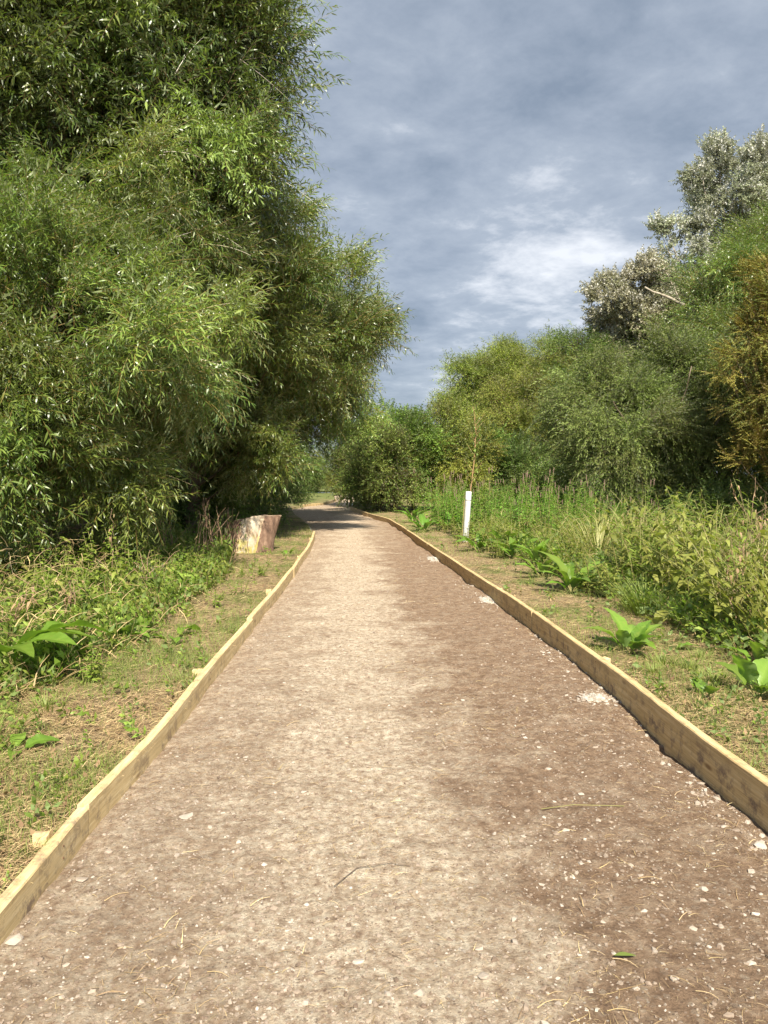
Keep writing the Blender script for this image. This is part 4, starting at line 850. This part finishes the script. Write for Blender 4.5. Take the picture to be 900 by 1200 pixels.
dead(-3.0, 7.0, 7, .55, 'dry bent stalks at the left edge above the huge dock', False, .5)
dead(3.9, 8.3, 8, 1.2, 'bleached dry stalks leaning over the tall right herbs', False, .6)
dead(3.2, 6.8, 9, 1.0, 'dry stalks at the right edge among the tall herbs', False, .4)
dead(4.6, 9.4, 7, 1.35, 'dead stalks slanting in front of the dark ditch', False, .7)

# ------------------------------------------------------------------ grass, clippings and ground cover (uncountable)
def sample_verge(n, side, ymin, ymax, wmax, pw=1.0, wp=1.0):
    u = R.rand(n); y = (ymin ** (-pw) + u * (ymax ** (-pw) - ymin ** (-pw))) ** (-1 / pw)
    w = wmax * R.rand(n) ** wp + .01
    x = xl(y) - BW - w if side < 0 else xr(y) + BW + w
    k = np.abs(x) < .5 * y + .6
    return x[k], y[k]
def blade_tpl(c):
    V = [(0, -.5, 0), (0, .5, 0), (c * .25, -.4, .55), (c * .25, .4, .55), (c, 0, .95)]
    V = np.array(V, float); V[:, 1] *= .035; return V, np.array([(0, 1, 3), (0, 3, 2), (2, 3, 4)]), np.zeros(5)
BL = [blade_tpl(c) for c in (.15, .4, .7, 1.0)]
def up_frames(n, tilt=.35):
    a = R.uniform(0, 6.3, n); X = np.stack([np.cos(a), np.sin(a), a * 0], -1); Z = norm(np.stack([R.normal(0, tilt, n), R.normal(0, tilt, n), np.ones(n)], -1)); Y = norm(np.cross(Z, X)); X = np.cross(Y, Z)
    return np.stack([X, Y, Z], 2)
gb = Bag(); sb = Bag(); wb = Bag()
WEED = [shoot_tpl(rs, 9, .12, leaf_tpl(.05, .026, 1, .2, .3), 65, .1, .002) for _ in range(4)]
for side in (-1, 1):
    x, y = sample_verge(150000, side, 1.9, 30, 4.5 if side < 0 else 5.0, 1.0, 1.1)
    f = np.clip(fbm(x * 1.3 + 5, y * 1.1 + 17, 4) * 3.2 - 1.15, 0, 1)
    if side > 0: f = np.maximum(f, 1.0 * np.exp(-((x - 2.2) / .4) ** 2 - ((y - 5.3) / .7) ** 2))
    k = R.rand(len(x)) < (.06 + .94 * f) * .95; xx, yy = x[k], y[k]
    for i in range(4):
        q = slice(i, None, 4); n = len(xx[q]); gb.inst(BL[i], up_frames(n), np.stack([xx[q], yy[q], ground_z(xx[q], yy[q]) - .003], -1), R.uniform(.022, .075, n) * (1 + .05 * yy[q]), R.uniform(.1, .85, n), R.uniform(.2, .8, n))
    x, y = sample_verge(240000, side, 1.9, 26, 3.6 if side < 0 else 3.6, 1.0, 1.1)
    f = np.clip(1.35 - fbm(x * 1.3 + 5, y * 1.1 + 17, 4) * 1.6, .15, 1)
    f = f * np.clip(.35 + 1.5 * fbm(x * 3 + 15, y * 3, 3), 0, 1.2)
    k = R.rand(len(x)) < f * .8; x, y = x[k], y[k]
    for i, s in enumerate(RIB):
        q = slice(i, None, 8); n = len(x[q]); sb.inst(s, rz_frames(n, R, .22), np.stack([x[q], y[q], ground_z(x[q], y[q]) + R.uniform(.002, .016, n)], -1), R.uniform(.02, .07, n) * (1 + .05 * y[q]), np.clip(R.normal(.35, .3, n), 0, 1), R.uniform(.1, .9, n))
    x, y = sample_verge(17000, side, 4.2, 20, 5.5, 1.0, .8)
    w = np.where(side < 0, edgeL(y) - x, x - xr(y) - 1.3); k = w > -.1; x, y, w = x[k], y[k], w[k]
    for i, s in enumerate(RIB):
        q = slice(i, None, 8); n = len(x[q]); sb.inst(s, rz_frames(n, R, .9), np.stack([x[q], y[q], ground_z(x[q], y[q]) + R.rand(n) ** 1.2 * np.clip(.15 + .3 * w[q], .05, .7)], -1), R.uniform(.08, .24, n), np.clip(R.normal(.2, .3, n), 0, 1), R.uniform(.1, .9, n))
    x, y = sample_verge(9000, side, 2.0, 20, 5.0, 1.0, 1.0); n = len(x)
    sb.inst(leaf_tpl(.034, .017, 2, -.3, .5), rz_frames(n, R, .5), np.stack([x, y, ground_z(x, y) + .012], -1), R.uniform(.5, 1.5, n), R.uniform(-.2, .35, n), R.uniform(0, .5, n))
    x, y = sample_verge(16000, side, 2.3, 24, 5.5, 1.0, .8)
    w = np.where(side < 0, edgeL(y) - x, x - xr(y) - 1.2)
    k = R.rand(len(x)) < np.clip(.10 + .9 * (w > 0) + .5 * np.clip(fbm(x * 2, y * 2, 3) * 3 - 1.7, 0, 1), 0, 1); x, y, w = x[k], y[k], w[k]
    for i in range(4):
        q = slice(i, None, 4); n = len(x[q]); wb.inst(WEED[i], frames(np.stack([R.normal(0, .5, n), R.normal(0, .5, n), np.ones(n)], -1), (1, .2, 0)), np.stack([x[q], y[q], ground_z(x[q], y[q])], -1), (R.uniform(.4, 1.1, n) + .9 * (w[q] > 0)) * (1 + .04 * y[q]), R.normal(0, .25, n), R.uniform(.1, .9, n))
o = gb.obj('grass', M_GRASS); tag(o, 'short green and yellowing grass growing on both verges', 'grass', kind='stuff')
o = sb.obj('mown_clippings', M_STRAW); tag(o, 'dry brown mown grass clippings lying on both verges', 'clippings', kind='stuff')
o = wb.obj('ground_cover', M_NETTLE); tag(o, 'low leafy ground cover creeping under the taller herbs', 'ground cover', kind='stuff')

# ------------------------------------------------------------------ camera
cam = bpy.data.cameras.new('camera'); co = bpy.data.objects.new('camera', cam); COL.objects.link(co)
cam.sensor_fit = 'VERTICAL'; cam.sensor_height = 24; cam.sensor_width = 18; cam.lens = 902 / 1200 * 24; cam.clip_end = 6000; cam.clip_start = .05
co.location = (0, 0, 1.5); co.rotation_euler = (math.pi / 2 - math.atan(44 / 902), 0, 0); SC.camera = co

# ------------------------------------------------------------------ light
EL, AZ = 46.0, 10.0     # sun behind the camera, AZ degrees to its right
sd = np.array([math.sin(rad(AZ)) * math.cos(rad(EL)), -math.cos(rad(AZ)) * math.cos(rad(EL)), math.sin(rad(EL))])
sun = bpy.data.lights.new('sun', 'SUN'); sun.energy = 5.0; sun.angle = rad(.55); sun.color = (1, .92, .77)
so = bpy.data.objects.new('sun', sun); COL.objects.link(so)
from mathutils import Vector
so.rotation_euler = Vector(tuple(-sd)).to_track_quat('-Z', 'Y').to_euler()
w = bpy.data.worlds.new('World'); SC.world = w; w.use_nodes = True; nt = w.node_tree
for n in list(nt.nodes): nt.nodes.remove(n)
out = nt.nodes.new('ShaderNodeOutputWorld'); bg = nt.nodes.new('ShaderNodeBackground'); nt.links.new(bg.outputs[0], out.inputs[0]); bg.inputs[1].default_value = .1
sky = nt.nodes.new('ShaderNodeTexSky'); sky.sky_type = 'NISHITA'; sky.sun_disc = False; sky.sun_elevation = rad(EL); sky.sun_rotation = rad(180 - AZ); sky.air_density = 1.0; sky.dust_density = .6
tc = nt.nodes.new('ShaderNodeTexCoord'); D = tc.outputs['Generated']
sp = N(nt, 'ShaderNodeSeparateXYZ'); nt.links.new(D, sp.inputs[0])
den = math_(nt, 'ADD', math_(nt, 'MAXIMUM', sp.outputs[2], 0), .16)
cx = N(nt, 'ShaderNodeCombineXYZ'); nt.links.new(math_(nt, 'DIVIDE', sp.outputs[0], den), cx.inputs[0]); nt.links.new(math_(nt, 'DIVIDE', sp.outputs[1], den), cx.inputs[1])
mp = N(nt, 'ShaderNodeMapping'); mp.inputs['Rotation'].default_value = (0, 0, rad(-28)); mp.inputs['Scale'].default_value = (1.1, 1.1, 1); mp.inputs['Location'].default_value = (3.3, 1.7, 0); nt.links.new(cx.outputs[0], mp.inputs[0])
n1 = noise(nt, 1.3, 9, .56, mp.outputs[0], .1); n2 = noise(nt, 4.5, 9, .62, mp.outputs[0], .15)
def blob(u, v, r, amp):
    """broad lighter (or darker) cloud bank around one direction of the sky"""
    d = Vector((u, 1, v)).normalized(); dp = N(nt, 'ShaderNodeVectorMath', operation='DOT_PRODUCT'); nt.links.new(D, dp.inputs[0]); dp.inputs[1].default_value = tuple(d)
    a = math_(nt, 'DIVIDE', math_(nt, 'ARCCOSINE', dp.outputs['Value']), r)
    return math_(nt, 'MULTIPLY', math_(nt, 'POWER', 2.718, math_(nt, 'MULTIPLY', math_(nt, 'MULTIPLY', a, a), -1)), amp)
f = math_(nt, 'ADD', math_(nt, 'MULTIPLY', n1, .68), math_(nt, 'ADD', math_(nt, 'MULTIPLY', n2, .66), -.17))
for (px, py, r, amp) in ((660, 300, .07, .16), (570, 320, .06, .13), (540, 400, .08, .11), (640, 180, .09, -.06), (760, 290, .08, .06), (480, 290, .12, -.06), (560, 330, .07, -.05), (480, 455, .06, -.08), (420, 40, .25, .02)):
    f = math_(nt, 'ADD', f, blob((px - 450) / 902, (600 - py) / 902 - .0488, r, amp))
CC = ramp(nt, f, [(.30, (1.3, 1.6, 2.05)), (.46, (1.85, 2.15, 2.62)), (.56, (2.25, 2.55, 3.0)), (.66, (3.5, 3.72, 4.08)), (.76, (4.6, 4.75, 5.0))])
# broken cloud behind the camera lets the blue sky show
gap = math_(nt, 'MULTIPLY', math_(nt, 'ADD', math_(nt, 'MULTIPLY', sp.outputs[1], -1.2), -.2), math_(nt, 'MULTIPLY', noise(nt, .8, 4, .5, mp.outputs[0]), 1.6), True)
col = mixc(nt, gap, CC, sky.outputs[0]); nt.links.new(mixc(nt, .93, sky.outputs[0], col), bg.inputs[0])
vs = SC.view_settings; vs.view_transform = 'Standard'; vs.look = 'None'; vs.gamma = 1; vs.use_curve_mapping = False; vs.exposure = 1.05
cy = SC.cycles; cy.max_bounces = 7; cy.diffuse_bounces = 3; cy.glossy_bounces = 2; cy.transmission_bounces = 3; cy.transparent_max_bounces = 4; cy.use_denoising = True; cy.caustics_reflective = False
